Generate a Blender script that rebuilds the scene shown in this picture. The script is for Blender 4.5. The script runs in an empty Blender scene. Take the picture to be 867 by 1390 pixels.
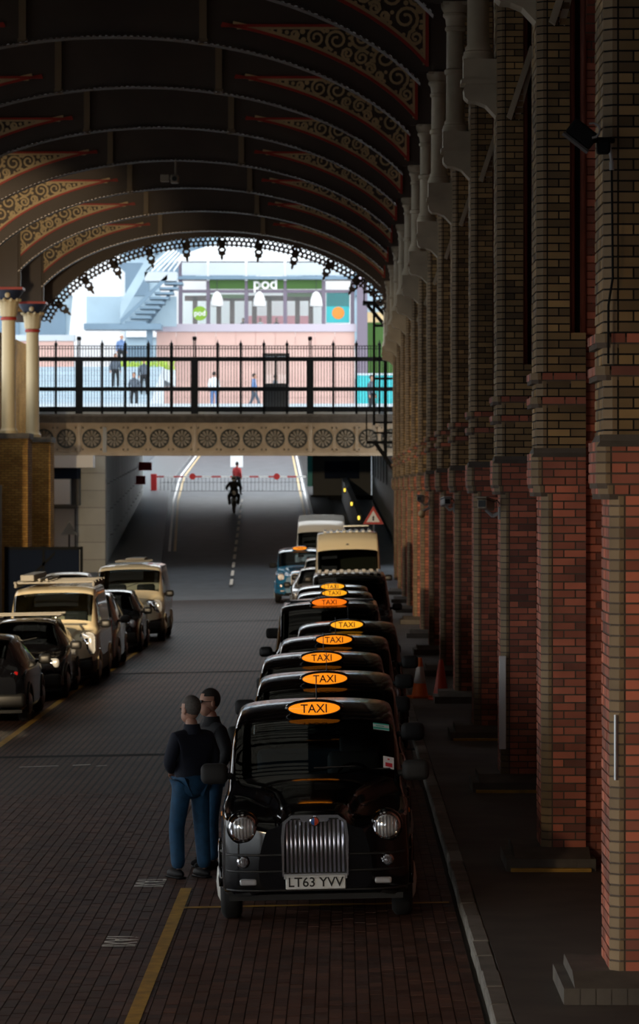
import bpy, bmesh, math, random
from mathutils import Vector, Matrix

# ------------------------------------------------------------------ camera, sky, light, exposure
scene = bpy.context.scene
COL = scene.collection
S = 9.14            # spacing of the wall piers and roof ribs (30 ft)
EYE = 3.877         # camera height
cam_d = bpy.data.cameras.new('camera')
cam = bpy.data.objects.new('camera', cam_d)
COL.objects.link(cam)
scene.camera = cam
cam.location = (0, 0, EYE)
cam.rotation_euler = (math.pi / 2, 0, 0)
cam_d.sensor_fit = 'VERTICAL'
cam_d.sensor_height = 38.49
cam_d.sensor_width = 24.0
cam_d.lens = 135.0
cam_d.shift_x = -30.5 / 1390
cam_d.shift_y = -33.0 / 1390
cam_d.clip_start = 0.5
cam_d.clip_end = 2000
cam_d.dof.use_dof = True
cam_d.dof.focus_distance = 33.0
cam_d.dof.aperture_fstop = 6.3

world = bpy.data.worlds.new('overcast_sky')
scene.world = world
world.use_nodes = True
wn = world.node_tree.nodes
wl = world.node_tree.links
wn.clear()
wo = wn.new('ShaderNodeOutputWorld')
bg = wn.new('ShaderNodeBackground')
bg.inputs['Color'].default_value = (0.92, 0.97, 1.0, 1)
bg.inputs['Strength'].default_value = 2.45
wl.new(bg.outputs[0], wo.inputs[0])

scene.view_settings.view_transform = 'Standard'
scene.view_settings.look = 'None'
scene.view_settings.gamma = 1.0
scene.view_settings.use_curve_mapping = False
scene.view_settings.exposure = 0.0
scene.cycles.max_bounces = 8
scene.cycles.diffuse_bounces = 4
scene.cycles.transparent_max_bounces = 16
scene.cycles.sample_clamp_indirect = 4.0

R = math.radians
rng = random.Random(7)
def gz(x):                       # road crossfall: falls gently from the kerb to the left
    return -0.02 * (1.08 - x)

# ------------------------------------------------------------------ materials
MATS = {}
def mat(name, color, rough=0.6, metal=0.0, noise=0.0, nscale=8.0, emit=None, estr=1.0, coat=0.0, spec=0.5, bump=0.0, island=0.0, tint=None, trans=0.0):
    if name in MATS:
        return MATS[name]
    m = bpy.data.materials.new(name)
    m.use_nodes = True
    nt = m.node_tree
    b = nt.nodes['Principled BSDF']
    b.inputs['Base Color'].default_value = (*color, 1)
    b.inputs['Roughness'].default_value = rough
    b.inputs['Metallic'].default_value = metal
    b.inputs['Specular IOR Level'].default_value = spec
    b.inputs['Coat Weight'].default_value = coat
    b.inputs['Coat Roughness'].default_value = 0.03
    b.inputs['Transmission Weight'].default_value = trans
    if emit:
        b.inputs['Emission Color'].default_value = (*emit, 1)
        b.inputs['Emission Strength'].default_value = estr
    if noise or island:
        geo = nt.nodes.new('ShaderNodeNewGeometry')
        val = None
        if noise:
            n = nt.nodes.new('ShaderNodeTexNoise')
            n.inputs['Scale'].default_value = nscale
            n.inputs['Detail'].default_value = 3
            nt.links.new(geo.outputs['Position'], n.inputs['Vector'])
            mr = nt.nodes.new('ShaderNodeMapRange')
            mr.inputs['From Min'].default_value = 0.25
            mr.inputs['From Max'].default_value = 0.75
            mr.inputs['To Min'].default_value = 1 - noise
            mr.inputs['To Max'].default_value = 1 + noise
            nt.links.new(n.outputs['Fac'], mr.inputs['Value'])
            val = mr.outputs['Result']
            if bump:
                bp = nt.nodes.new('ShaderNodeBump')
                bp.inputs['Strength'].default_value = bump
                bp.inputs['Distance'].default_value = 0.02
                nt.links.new(n.outputs['Fac'], bp.inputs['Height'])
                nt.links.new(bp.outputs[0], b.inputs['Normal'])
        rnd = None
        if island:
            oi = nt.nodes.new('ShaderNodeObjectInfo')
            ad = nt.nodes.new('ShaderNodeMath'); ad.operation = 'ADD'
            nt.links.new(geo.outputs['Random Per Island'], ad.inputs[0])
            nt.links.new(oi.outputs['Random'], ad.inputs[1])
            fr = nt.nodes.new('ShaderNodeMath'); fr.operation = 'FRACT'
            nt.links.new(ad.outputs[0], fr.inputs[0])
            rnd = fr.outputs[0]
            m2 = nt.nodes.new('ShaderNodeMapRange')
            m2.inputs['To Min'].default_value = 1 - island
            m2.inputs['To Max'].default_value = 1 + island
            nt.links.new(rnd, m2.inputs['Value'])
            if val:
                mu = nt.nodes.new('ShaderNodeMath'); mu.operation = 'MULTIPLY'
                nt.links.new(val, mu.inputs[0]); nt.links.new(m2.outputs['Result'], mu.inputs[1])
                val = mu.outputs[0]
            else:
                val = m2.outputs['Result']
        col = None
        if tint and rnd:
            mx = nt.nodes.new('ShaderNodeMix'); mx.data_type = 'RGBA'
            mx.inputs['A'].default_value = (*color, 1)
            mx.inputs['B'].default_value = (*tint, 1)
            pw = nt.nodes.new('ShaderNodeMath'); pw.operation = 'POWER'; pw.inputs[1].default_value = 2.2
            fr2 = nt.nodes.new('ShaderNodeMath'); fr2.operation = 'MULTIPLY'; fr2.inputs[1].default_value = 7.31
            fr3 = nt.nodes.new('ShaderNodeMath'); fr3.operation = 'FRACT'
            nt.links.new(rnd, fr2.inputs[0]); nt.links.new(fr2.outputs[0], fr3.inputs[0]); nt.links.new(fr3.outputs[0], pw.inputs[0])
            nt.links.new(pw.outputs[0], mx.inputs['Factor'])
            col = mx.outputs['Result']
        vm = nt.nodes.new('ShaderNodeVectorMath'); vm.operation = 'SCALE'
        if col:
            nt.links.new(col, vm.inputs[0])
        else:
            vm.inputs[0].default_value = color
        nt.links.new(val, vm.inputs['Scale'])
        nt.links.new(vm.outputs[0], b.inputs['Base Color'])
    MATS[name] = m
    return m

def brick_mat(name, c1, c2, mortar, bw, bh, ms, axes, rough=0.75, bump=0.3, dirt=0.3):
    """brick pattern in world space; axes = which world axes run along and across the bricks"""
    m = bpy.data.materials.new(name); m.use_nodes = True
    nt = m.node_tree; b = nt.nodes['Principled BSDF']
    geo = nt.nodes.new('ShaderNodeNewGeometry')
    sp = nt.nodes.new('ShaderNodeSeparateXYZ'); nt.links.new(geo.outputs['Position'], sp.inputs[0])
    cb = nt.nodes.new('ShaderNodeCombineXYZ')
    if axes[0] == 'XY':
        ad = nt.nodes.new('ShaderNodeMath'); ad.operation = 'ADD'
        nt.links.new(sp.outputs['X'], ad.inputs[0]); nt.links.new(sp.outputs['Y'], ad.inputs[1])
        nt.links.new(ad.outputs[0], cb.inputs['X'])
    else:
        nt.links.new(sp.outputs[axes[0]], cb.inputs['X'])
    nt.links.new(sp.outputs[axes[1]], cb.inputs['Y'])
    t = nt.nodes.new('ShaderNodeTexBrick')
    t.inputs['Color1'].default_value = (*c1, 1); t.inputs['Color2'].default_value = (*c2, 1); t.inputs['Mortar'].default_value = (*mortar, 1)
    t.inputs['Scale'].default_value = 1.0
    t.inputs['Brick Width'].default_value = bw; t.inputs['Row Height'].default_value = bh
    t.inputs['Mortar Size'].default_value = ms; t.inputs['Mortar Smooth'].default_value = 0.1
    nt.links.new(cb.outputs[0], t.inputs['Vector'])
    n = nt.nodes.new('ShaderNodeTexNoise'); n.inputs['Scale'].default_value = 0.9; n.inputs['Detail'].default_value = 4
    nt.links.new(geo.outputs['Position'], n.inputs['Vector'])
    mr = nt.nodes.new('ShaderNodeMapRange'); mr.inputs['From Min'].default_value = 0.3; mr.inputs['From Max'].default_value = 0.7
    mr.inputs['To Min'].default_value = 1 - dirt; mr.inputs['To Max'].default_value = 1 + dirt
    nt.links.new(n.outputs['Fac'], mr.inputs['Value'])
    vm = nt.nodes.new('ShaderNodeVectorMath'); vm.operation = 'SCALE'
    nt.links.new(t.outputs['Color'], vm.inputs[0]); nt.links.new(mr.outputs['Result'], vm.inputs['Scale'])
    nt.links.new(vm.outputs[0], b.inputs['Base Color'])
    b.inputs['Roughness'].default_value = rough
    b.inputs['Specular IOR Level'].default_value = 0.05
    if bump:
        bp = nt.nodes.new('ShaderNodeBump'); bp.inputs['Strength'].default_value = bump; bp.inputs['Distance'].default_value = 0.01; bp.invert = True
        nt.links.new(t.outputs['Fac'], bp.inputs['Height']); nt.links.new(bp.outputs[0], b.inputs['Normal'])
    MATS[name] = m
    return m

def glass_mat(name, tint, refl=0.06, rough=0.0):
    """thin pane: tinted see-through with a fresnel reflection"""
    m = bpy.data.materials.new(name); m.use_nodes = True
    nt = m.node_tree; nt.nodes.clear()
    out = nt.nodes.new('ShaderNodeOutputMaterial')
    tr = nt.nodes.new('ShaderNodeBsdfTransparent'); tr.inputs[0].default_value = (*tint, 1)
    gl = nt.nodes.new('ShaderNodeBsdfGlossy'); gl.inputs['Roughness'].default_value = rough
    fr = nt.nodes.new('ShaderNodeFresnel'); fr.inputs['IOR'].default_value = 1.52
    mx = nt.nodes.new('ShaderNodeMixShader')
    nt.links.new(fr.outputs[0], mx.inputs[0]); nt.links.new(tr.outputs[0], mx.inputs[1]); nt.links.new(gl.outputs[0], mx.inputs[2])
    nt.links.new(mx.outputs[0], out.inputs[0])
    MATS[name] = m
    return m

# paving, brick, stone
mat('paver', (0.10, 0.052, 0.039), 0.48, spec=0.05, noise=0.25, nscale=1.2, island=0.28, tint=(0.065, 0.042, 0.036))
mat('joint', (0.03, 0.024, 0.02), 0.9)
brick_mat('paving', (0.105, 0.054, 0.039), (0.07, 0.04, 0.03), (0.008, 0.006, 0.005), 0.21, 0.103, 0.016, ('Y', 'X'), rough=0.48, bump=0.9, dirt=0.3)
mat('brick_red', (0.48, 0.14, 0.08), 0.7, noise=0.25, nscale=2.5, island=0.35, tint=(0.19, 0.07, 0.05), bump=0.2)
mat('brick_buff', (0.32, 0.205, 0.085), 0.75, noise=0.35, nscale=1.7, island=0.35, tint=(0.12, 0.08, 0.04), bump=0.2)
mat('brick_quoin', (0.24, 0.165, 0.09), 0.7, noise=0.25, nscale=2.0, island=0.18)
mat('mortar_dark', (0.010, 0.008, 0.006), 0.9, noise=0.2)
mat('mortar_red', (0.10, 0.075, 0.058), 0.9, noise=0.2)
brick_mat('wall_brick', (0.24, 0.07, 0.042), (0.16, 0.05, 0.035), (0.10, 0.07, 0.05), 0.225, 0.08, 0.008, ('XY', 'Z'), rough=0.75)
brick_mat('stock_brick', (0.52, 0.29, 0.08), (0.36, 0.18, 0.05), (0.16, 0.11, 0.05), 0.225, 0.08, 0.009, ('XY', 'Z'), rough=0.8)
mat('stone', (0.42, 0.36, 0.26), 0.65, noise=0.18, nscale=2.0)
mat('stone_dark', (0.10, 0.085, 0.07), 0.8, noise=0.3, nscale=4.0)
mat('terracotta', (0.22, 0.06, 0.035), 0.6, noise=0.2, nscale=3.0)
mat('asphalt', (0.085, 0.097, 0.112), 0.5, spec=0.3, noise=0.25, nscale=1.5)
mat('footway', (0.075, 0.062, 0.05), 0.7, noise=0.35, nscale=1.3)
mat('kerbstone', (0.17, 0.155, 0.135), 0.7, noise=0.3, nscale=3.0, island=0.2)
mat('yellow_paint', (0.42, 0.225, 0.02), 0.6, noise=0.35, nscale=7.0)
mat('white_paint', (0.75, 0.70, 0.62), 0.6, noise=0.3, nscale=12.0)
# iron work
mat('iron_brown', (0.075, 0.052, 0.04), 0.55, noise=0.15, nscale=1.0)
mat('iron_rivet', (0.45, 0.42, 0.42), 0.25, metal=0.8)  # rivets in bright metal, standing in for light glinting along the flange
mat('iron_cream', (0.62, 0.46, 0.24), 0.55, noise=0.15, nscale=3.0)
mat('iron_red', (0.42, 0.035, 0.02), 0.5, noise=0.15, nscale=3.0)
mat('column_cream', (0.66, 0.53, 0.31), 0.5, noise=0.08, nscale=1.0)
mat('navy_trim', (0.02, 0.03, 0.06), 0.5)
mat('black_iron', (0.008, 0.009, 0.010), 0.75, spec=0.15)
mat('bridge_stone', (0.45, 0.36, 0.26), 0.6, noise=0.15, nscale=2.0)
mat('bridge_iron', (0.05, 0.055, 0.05), 0.5)
mat('roof_board', (0.05, 0.037, 0.03), 0.8, noise=0.2)
glass_mat('roof_glass', (0.11, 0.10, 0.08))

# ------------------------------------------------------------------ mesh helpers
class MB:
    def __init__(self):
        self.v = []; self.f = []; self.m = []; self.cur = 0
    def add(self, verts, faces, M=None):
        o = len(self.v)
        if M is not None:
            verts = [M @ Vector(p) for p in verts]
        self.v += [tuple(p) for p in verts]
        self.f += [tuple(o + i for i in f) for f in faces]
        self.m += [self.cur] * len(faces)
        return self
    def box(self, x0, x1, y0, y1, z0, z1, M=None):
        v = [(x0, y0, z0), (x1, y0, z0), (x1, y1, z0), (x0, y1, z0), (x0, y0, z1), (x1, y0, z1), (x1, y1, z1), (x0, y1, z1)]
        f = [(0, 3, 2, 1), (4, 5, 6, 7), (0, 1, 5, 4), (1, 2, 6, 5), (2, 3, 7, 6), (3, 0, 4, 7)]
        return self.add(v, f, M)
    def cbox(self, c, s, M=None):
        return self.box(c[0] - s[0] / 2, c[0] + s[0] / 2, c[1] - s[1] / 2, c[1] + s[1] / 2, c[2] - s[2] / 2, c[2] + s[2] / 2, M)
    def rbox(self, c, s, r, M=None, seg=2):
        bm = bmesh.new()
        bmesh.ops.create_cube(bm, size=1)
        for v in bm.verts:
            v.co = Vector((c[0] + v.co.x * s[0], c[1] + v.co.y * s[1], c[2] + v.co.z * s[2]))
        bmesh.ops.bevel(bm, geom=list(bm.edges), offset=r, segments=seg, affect='EDGES', profile=0.5)
        bm.verts.index_update()
        v = [tuple(p.co) for p in bm.verts]; f = [tuple(q.index for q in p.verts) for p in bm.faces]
        bm.free()
        return self.add(v, f, M)
    def prism(self, poly, axis, a, b, M=None):
        """extrude a 2-D polygon along an axis: 'x' poly=(y,z), 'y' poly=(x,z), 'z' poly=(x,y)"""
        def P(p, t):
            return {'x': (t, p[0], p[1]), 'y': (p[0], t, p[1]), 'z': (p[0], p[1], t)}[axis]
        n = len(poly)
        v = [P(p, a) for p in poly] + [P(p, b) for p in poly]
        f = [tuple(range(n)), tuple(range(2 * n - 1, n - 1, -1))]
        f += [(i, n + i, n + (i + 1) % n, (i + 1) % n) for i in range(n)]
        return self.add(v, f, M)
    def lathe(self, prof, c=(0, 0, 0), axis='z', n=16, M=None, a0=0.0, a1=2 * math.pi):
        """profile = [(radius, height)]"""
        full = abs(a1 - a0 - 2 * math.pi) < 1e-6
        cols = n if full else n + 1
        v = []
        for r, h in prof:
            for i in range(cols):
                a = a0 + (a1 - a0) * i / n
                x, y = r * math.cos(a), r * math.sin(a)
                p = {'z': (x, y, h), 'x': (h, x, y), 'y': (x, h, y)}[axis]
                v.append((c[0] + p[0], c[1] + p[1], c[2] + p[2]))
        f = []
        for j in range(len(prof) - 1):
            for i in range(n):
                k = (i + 1) % cols
                f.append((j * cols + i, j * cols + k, (j + 1) * cols + k, (j + 1) * cols + i))
        if full:
            if prof[0][0] > 1e-5: f.append(tuple(range(cols - 1, -1, -1)))
            if prof[-1][0] > 1e-5: f.append(tuple((len(prof) - 1) * cols + i for i in range(cols)))
        return self.add(v, f, M)
    def cyl(self, p, q, r, n=8, r2=None, M=None):
        p = Vector(p); q = Vector(q); d = q - p
        Q = d.to_track_quat('Z', 'Y').to_matrix().to_4x4()
        T = Matrix.Translation(p) @ Q
        if M is not None: T = M @ T
        return self.lathe([(r, 0), (r if r2 is None else r2, d.length)], n=n, M=T)
    def tube(self, pts, r, n=6, closed=False, M=None):
        pts = [Vector(p) for p in pts]; k = len(pts)
        v = []; up = Vector((0.13, 0.31, 0.94))
        for i, p in enumerate(pts):
            a = pts[(i - 1) % k] if closed or i > 0 else p
            b = pts[(i + 1) % k] if closed or i < k - 1 else p
            t = (b - a).normalized()
            s = t.cross(up)
            if s.length < 1e-3: s = t.cross(Vector((1, 0, 0)))
            s.normalize(); w = s.cross(t)
            rr = r[i] if isinstance(r, (list, tuple)) else r
            for j in range(n):
                q = 2 * math.pi * j / n
                v.append(p + s * (math.cos(q) * rr) + w * (math.sin(q) * rr))
        f = []
        for i in range(k if closed else k - 1):
            i2 = (i + 1) % k
            for j in range(n):
                f.append((i * n + j, i * n + (j + 1) % n, i2 * n + (j + 1) % n, i2 * n + j))
        if not closed:
            f.append(tuple(range(n - 1, -1, -1))); f.append(tuple((k - 1) * n + j for j in range(n)))
        return self.add(v, f, M)
    def ell(self, c, s, n=12, m=8, M=None):
        prof = []
        v = [(c[0], c[1], c[2] - s[2])]
        for j in range(1, m):
            t = -math.pi / 2 + math.pi * j / m
            for i in range(n):
                a = 2 * math.pi * i / n
                v.append((c[0] + s[0] * math.cos(t) * math.cos(a), c[1] + s[1] * math.cos(t) * math.sin(a), c[2] + s[2] * math.sin(t)))
        v.append((c[0], c[1], c[2] + s[2]))
        f = [(0, 1 + (i + 1) % n, 1 + i) for i in range(n)]
        for j in range(m - 2):
            for i in range(n):
                a = 1 + j * n; b = a + n
                f.append((a + i, a + (i + 1) % n, b + (i + 1) % n, b + i))
        t = 1 + (m - 2) * n
        f += [(t + i, t + (i + 1) % n, len(v) - 1) for i in range(n)]
        return self.add(v, f, M)
    def ribbon(self, pts, w, y0, y1, closed=False):
        """flat strip in the XZ plane along pts=(x,z), width w, thickness y0..y1"""
        k = len(pts); v = []; f = []
        for i, p in enumerate(pts):
            a = pts[i - 1] if i > 0 or closed else p
            b = pts[(i + 1) % k] if i < k - 1 or closed else p
            dx, dz = b[0] - a[0], b[1] - a[1]; L = math.hypot(dx, dz) or 1
            ww = w[i] if isinstance(w, (list, tuple)) else w
            nx, nz = -dz / L * ww / 2, dx / L * ww / 2
            v += [(p[0] + nx, y0, p[1] + nz), (p[0] - nx, y0, p[1] - nz), (p[0] + nx, y1, p[1] + nz), (p[0] - nx, y1, p[1] - nz)]
        for i in range(k if closed else k - 1):
            a = 4 * i; b = 4 * ((i + 1) % k)
            f += [(a, a + 1, b + 1, b), (a + 2, b + 2, b + 3, a + 3), (a, b, b + 2, a + 2), (a + 1, a + 3, b + 3, b + 1)]
        return self.add(v, f)
    def mesh(self, name, mats, smooth=False, angle=None):
        me = bpy.data.meshes.new(name)
        me.from_pydata(self.v, [], self.f)
        if not isinstance(mats, (list, tuple)): mats = [mats]
        for q in mats: me.materials.append(MATS[q] if isinstance(q, str) else q)
        if len(mats) > 1: me.polygons.foreach_set('material_index', self.m)
        if smooth:
            me.polygons.foreach_set('use_smooth', [True] * len(me.polygons))
            if angle is not None:
                me.set_sharp_from_angle(angle=R(angle))
        me.update()
        return me
    def build(self, name, mats, parent=None, smooth=False, angle=None, loc=None):
        return link(name, self.mesh(name, mats, smooth, angle), parent, loc)

def link(name, me, parent=None, loc=None, rot=None):
    o = bpy.data.objects.new(name, me)
    COL.objects.link(o)
    if parent is not None: o.parent = parent
    if loc is not None: o.location = loc
    if rot is not None: o.rotation_euler = rot
    return o
def tag(o, label=None, cat=None, group=None, kind=None):
    if label: o['label'] = label
    if cat: o['category'] = cat
    if group: o['group'] = group
    if kind: o['kind'] = kind
    return o
def thing(name, label, cat, loc=(0, 0, 0), rotz=0.0, group=None, kind=None):
    o = bpy.data.objects.new(name, None)
    o.empty_display_size = 0.2
    COL.objects.link(o)
    o.location = loc; o.rotation_euler = (0, 0, rotz)
    return tag(o, label, cat, group, kind)
def struct(name, label, mb=None, mats=None, smooth=False, angle=None):
    o = mb.build(name, mats, None, smooth, angle) if mb else thing(name, None, None)
    return tag(o, label, None, None, 'structure')
def kids(o):
    return [c for c in bpy.data.objects if c.parent == o]
def copy_tree(o, parent=None, children=None):
    c = o.copy(); COL.objects.link(c); c.parent = parent
    for ch in (children or CH)[o.name] if o.name in (children or CH) else []:
        copy_tree(ch, c, children)
    return c
CH = {}
def index_children():
    CH.clear()
    for o in bpy.data.objects:
        if o.parent: CH.setdefault(o.parent.name, []).append(o)

def text_mesh(s, size, mat_, extr=0.004, bold=0.0):
    cu = bpy.data.curves.new('lettering', 'FONT')
    cu.body = s; cu.size = size; cu.extrude = extr; cu.offset = bold
    cu.align_x = 'CENTER'; cu.align_y = 'CENTER'; cu.resolution_u = 3
    o = bpy.data.objects.new('lettering', cu); COL.objects.link(o)
    dg = bpy.context.evaluated_depsgraph_get()
    me = bpy.data.meshes.new_from_object(o.evaluated_get(dg))
    bpy.data.objects.remove(o); bpy.data.curves.remove(cu)
    me.materials.clear(); me.materials.append(MATS[mat_] if isinstance(mat_, str) else mat_)
    me.name = 'lettering'
    return me
FACE_CAM = (math.pi / 2, 0, 0)      # text standing upright, read from -Y

def skin_mesh(verts, edges, radii, root=0, sub=1):
    me = bpy.data.meshes.new('figure')
    me.from_pydata(verts, edges, [])
    o = bpy.data.objects.new('figure', me); COL.objects.link(o)
    o.modifiers.new('Skin', 'SKIN')
    sv = me.skin_vertices[0].data
    for i, r in enumerate(radii):
        sv[i].radius = (r, r) if not isinstance(r, tuple) else r
        sv[i].use_root = (i == root)
    if sub:
        s = o.modifiers.new('Subdivision', 'SUBSURF'); s.levels = sub; s.render_levels = sub
    dg = bpy.context.evaluated_depsgraph_get()
    m2 = bpy.data.meshes.new_from_object(o.evaluated_get(dg))
    bpy.data.objects.remove(o); bpy.data.meshes.remove(me)
    m2.polygons.foreach_set('use_smooth', [True] * len(m2.polygons))
    return m2
def mesh_data(me):
    return [tuple(v.co) for v in me.vertices], [tuple(p.vertices) for p in me.polygons]

# ------------------------------------------------------------------ hall floor
def PY(k): return (k + 2.9) * S
KX = 1.08                       # kerb line
NX0, NX1, NY0, NY1 = -4.55, KX - 0.02, 24.0, 46.5     # patch of individually laid paving blocks
fl = MB()
def fquad(x0, x1, y0, y1, dz=0.0):
    fl.add([(x0, y0, gz(x0) + dz), (x1, y0, gz(x1) + dz), (x1, y1, gz(x1) + dz), (x0, y1, gz(x0) + dz)], [(0, 1, 2, 3)])
fquad(-13, KX, -35, NY0); fquad(-13, NX0, NY0, NY1); fquad(-13, KX, NY1, 128.0)
fl.cur = 1
fquad(NX0 - .3, KX, NY0 - .3, NY1 + .3, -0.012)
fquad(-13.5, KX + .3, -35, 130, -0.25)
floor = struct('floor', 'dark brick paved carriageway of the taxi hall', fl, ['paving', 'joint'])

BW, BL = 0.1035, 0.212
paver_me = MB().box(-BW / 2 + 0.004, BW / 2 - 0.004, -BL / 2 + 0.004, BL / 2 - 0.004, -0.05, 0.0).mesh('paver', 'paver')
rest = MB(); singles = 0
ncol = int((NX1 - NX0) / BW)
for j in range(int((NY1 - NY0) / BL)):
    for i in range(ncol):
        x = NX0 + BW * (i + 0.5); y = NY0 + BL * (j + 0.5 + 0.5 * (i % 2))
        dz = rng.uniform(-0.002, 0.002)
        if 29.6 < y < 30.9 and -2.62 < x < 1.0 and singles < 300:
            link('paver', paver_me, floor, (x, y, gz(x) + dz), (rng.uniform(-.004, .004), -0.02, 0)); singles += 1
        else:
            M = Matrix.Translation((x, y, gz(x) + dz)) @ Matrix.Rotation(-0.02, 4, 'Y')
            rest.add([(-BW / 2 + .004, -BL / 2 + .004, -.02), (BW / 2 - .004, -BL / 2 + .004, -.02), (BW / 2 - .004, BL / 2 - .004, -.02), (-BW / 2 + .004, BL / 2 - .004, -.02),
                      (-BW / 2 + .004, -BL / 2 + .004, 0), (BW / 2 - .004, -BL / 2 + .004, 0), (BW / 2 - .004, BL / 2 - .004, 0), (-BW / 2 + .004, BL / 2 - .004, 0)],
                     [(4, 5, 6, 7), (0, 1, 5, 4), (1, 2, 6, 5), (3, 0, 4, 7)], M)
tag(rest.build('paving_blocks', 'paver', floor), kind='stuff')

# drain channels across the road, painted lines, scuffed lettering on the paving
for y in (53.2, 77.0, 106.5):
    d = MB(); x0, x1 = -13, KX
    d.add([(x0, y - .2, gz(x0) + .004), (x1, y - .2, gz(x1) + .004), (x1, y + .2, gz(x1) + .004), (x0, y + .2, gz(x0) + .004)], [(0, 1, 2, 3)])
    d.build('drain_channel', 'black_iron', floor)
def paint(name, pts, m, dz=0.006):
    d = MB(); d.add([(x, y, gz(x) + dz) for x, y in pts], [tuple(range(len(pts)))])
    return d.build(name, m, floor)
paint('yellow_line', [(-1.60, 24.5), (-1.49, 24.5), (-1.47, 35.2), (-1.58, 35.2)], 'yellow_paint')
paint('yellow_line', [(-1.49, 33.5), (1.0, 33.5), (1.0, 33.62), (-1.49, 33.62)], 'yellow_paint')
paint('yellow_line', [(-5.42, 40), (-5.30, 40), (-5.2, 75), (-5.32, 75)], 'yellow_paint')
paint('yellow_line', [(-5.1, 78), (-5.0, 78), (-4.9, 92), (-5.0, 92)], 'yellow_paint')
for (px, py) in ((-1.92, 35.75), (-1.93, 31.15)):
    t = link('road_lettering', text_mesh('TAXI', 0.42, 'white_paint', 0.001, 0.0), floor, (px, py, gz(px) + 0.008), (0, -0.02, -math.pi / 2))
    t['label'] = 'worn white TAXI lettering on the paving'
for (x0, x1, y, w) in ((-4.6, -4.05, 51.2, .06), (-3.85, -3.6, 51.3, .1), (-3.5, -3.35, 51.1, .06)):
    paint('chalk_mark', [(x0, y), (x1, y + .1), (x1, y + .1 + w), (x0, y + w)], 'white_paint')

# footway with kerb stones
fw = MB(); fw.box(KX + 0.15, 3.4, -35, 128, -0.2, 0.1)
footway = struct('floor_footway', 'dark asphalt footway between the kerb and the brick piers', fw, 'footway')
ks = MB().rbox((0, 0, -0.05), (0.15, 0.9, 0.3), 0.015, seg=1).mesh('kerb_stone', 'kerbstone')
kerb = struct('trim_1', 'worn pale kerb stones along the taxi rank')
y = 24.0
while y < 128:
    link('kerb_stone', ks, kerb, (KX + 0.075 + rng.uniform(-.006, .006), y, 0.0 + rng.uniform(-.006, .004)), (0, 0, rng.uniform(-.008, .008)))
    y += 0.915

# ------------------------------------------------------------------ right wall: brick piers, recessed arches, corbels, colonnettes
CH_ = 0.065; COURSE = 0.08
def zone(z):
    """left face of the pier, right end of its front, brick kind, at height z"""
    if z < 3.79: return 1.98, 2.42, 'r'
    if z < 3.87: return 1.90, 2.42, 'r'
    if z < 4.19: return 1.88, 2.42, 'r'
    if 4.67 < z < 4.75 or 4.91 < z < 4.99: return 1.875, 2.42, 'r'
    if z < 5.40: return 1.93, 2.42, 'b'
    return 1.93, 2.26, 'b'
def courses():
    out = []; z = 0.31; i = 0
    while z < 12.4:
        out.append((i, z)); z += COURSE; i += 1
    return out
def quoin_poly(c=CH_):
    return [(0, c), (c, 0), (c + .035, 0), (c + .035, .1), (0, .13)]
def pier_bricks(single):
    """(type, material, x, y, z) of every brick of a pier whose near face is y=0"""
    L = []
    for i, z in courses():
        xl, xr, c = zone(z + 0.02)
        L.append(('q' + c, xl, 0, z, None))
        x = xl + CH_ + 0.049
        order = [0.215, 0.1] if i % 2 else [0.1, 0.215]
        n = 0
        while x < xr - 0.05:
            w = min(order[n % 2], xr - x)
            if xr - (x + w) < 0.06: w = xr - x
            L.append(('f' + c, x, 0, z, w)); x += w + 0.014; n += 1
        yy = 0.14 if i % 2 else 0.03 + 0.21
        if not i % 2: L.append(('s' + c, xl, 0.14, z, 0.09))
        while yy < 0.88:
            w = min(0.215, 0.9 - yy); L.append(('s' + c, xl, yy, z, w)); yy += w + 0.01
    return L
BH = COURSE - 0.015
def brick_into(mb, b, rr):
    t, x, y, z, w = b
    o = rr.uniform(-0.003, 0.003)
    if t[0] == 'q': mb.prism([(p[0] + x, p[1] + y + o) for p in quoin_poly()], 'z', z, z + BH)
    elif t[0] == 'f': mb.box(x, x + w, y + o, y + 0.06, z, z + BH)
    else: mb.box(x + o, x + 0.06, y, y + w, z, z + BH)
ALLB = pier_bricks(False)
rr = random.Random(3)
pier_parts = {}
for key, m in (('r', 'brick_red'), ('b', 'brick_buff'), ('q', 'brick_quoin')):
    mb = MB()
    for b in ALLB:
        if (b[0][0] == 'q') == (key == 'q') and (key == 'q' or b[0][1] == key):
            brick_into(mb, b, rr)
    pier_parts[key] = mb.mesh('pier_bricks', m)
core = MB()
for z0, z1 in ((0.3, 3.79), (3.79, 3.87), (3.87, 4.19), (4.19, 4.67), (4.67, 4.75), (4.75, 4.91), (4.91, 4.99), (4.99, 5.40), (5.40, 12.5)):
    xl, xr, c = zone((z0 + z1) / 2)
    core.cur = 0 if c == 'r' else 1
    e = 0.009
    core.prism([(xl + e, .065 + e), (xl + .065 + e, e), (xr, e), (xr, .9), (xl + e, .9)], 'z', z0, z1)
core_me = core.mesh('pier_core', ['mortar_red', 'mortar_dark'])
weather = MB().prism([(1.88, 4.18), (1.93, 4.27), (2.42, 4.27), (2.42, 4.18)], 'y', -0.02, 0.9)
weather.prism([(-0.05, 4.18), (0.01, 4.18), (0.01, 4.27)], 'x', 1.90, 2.42)
weather_me = weather.mesh('weathering', 'stone_dark')
pl = MB().box(1.62, 2.5, -0.28, 1.1, 0.08, 0.22).prism([(-0.28, .22), (0.0, .31), (1.0, .31), (1.1, .22)], 'x', 1.70, 2.45)
for q in range(7):
    pl.box(1.63 + q * .115, 1.735 + q * .115, -0.287, -0.2, 0.09, 0.215)
plinth_me = pl.mesh('plinth', 'stone_dark')
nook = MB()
nook.box(2.26, 2.42, 0.20, 0.3, 5.38, 12.4)
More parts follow.
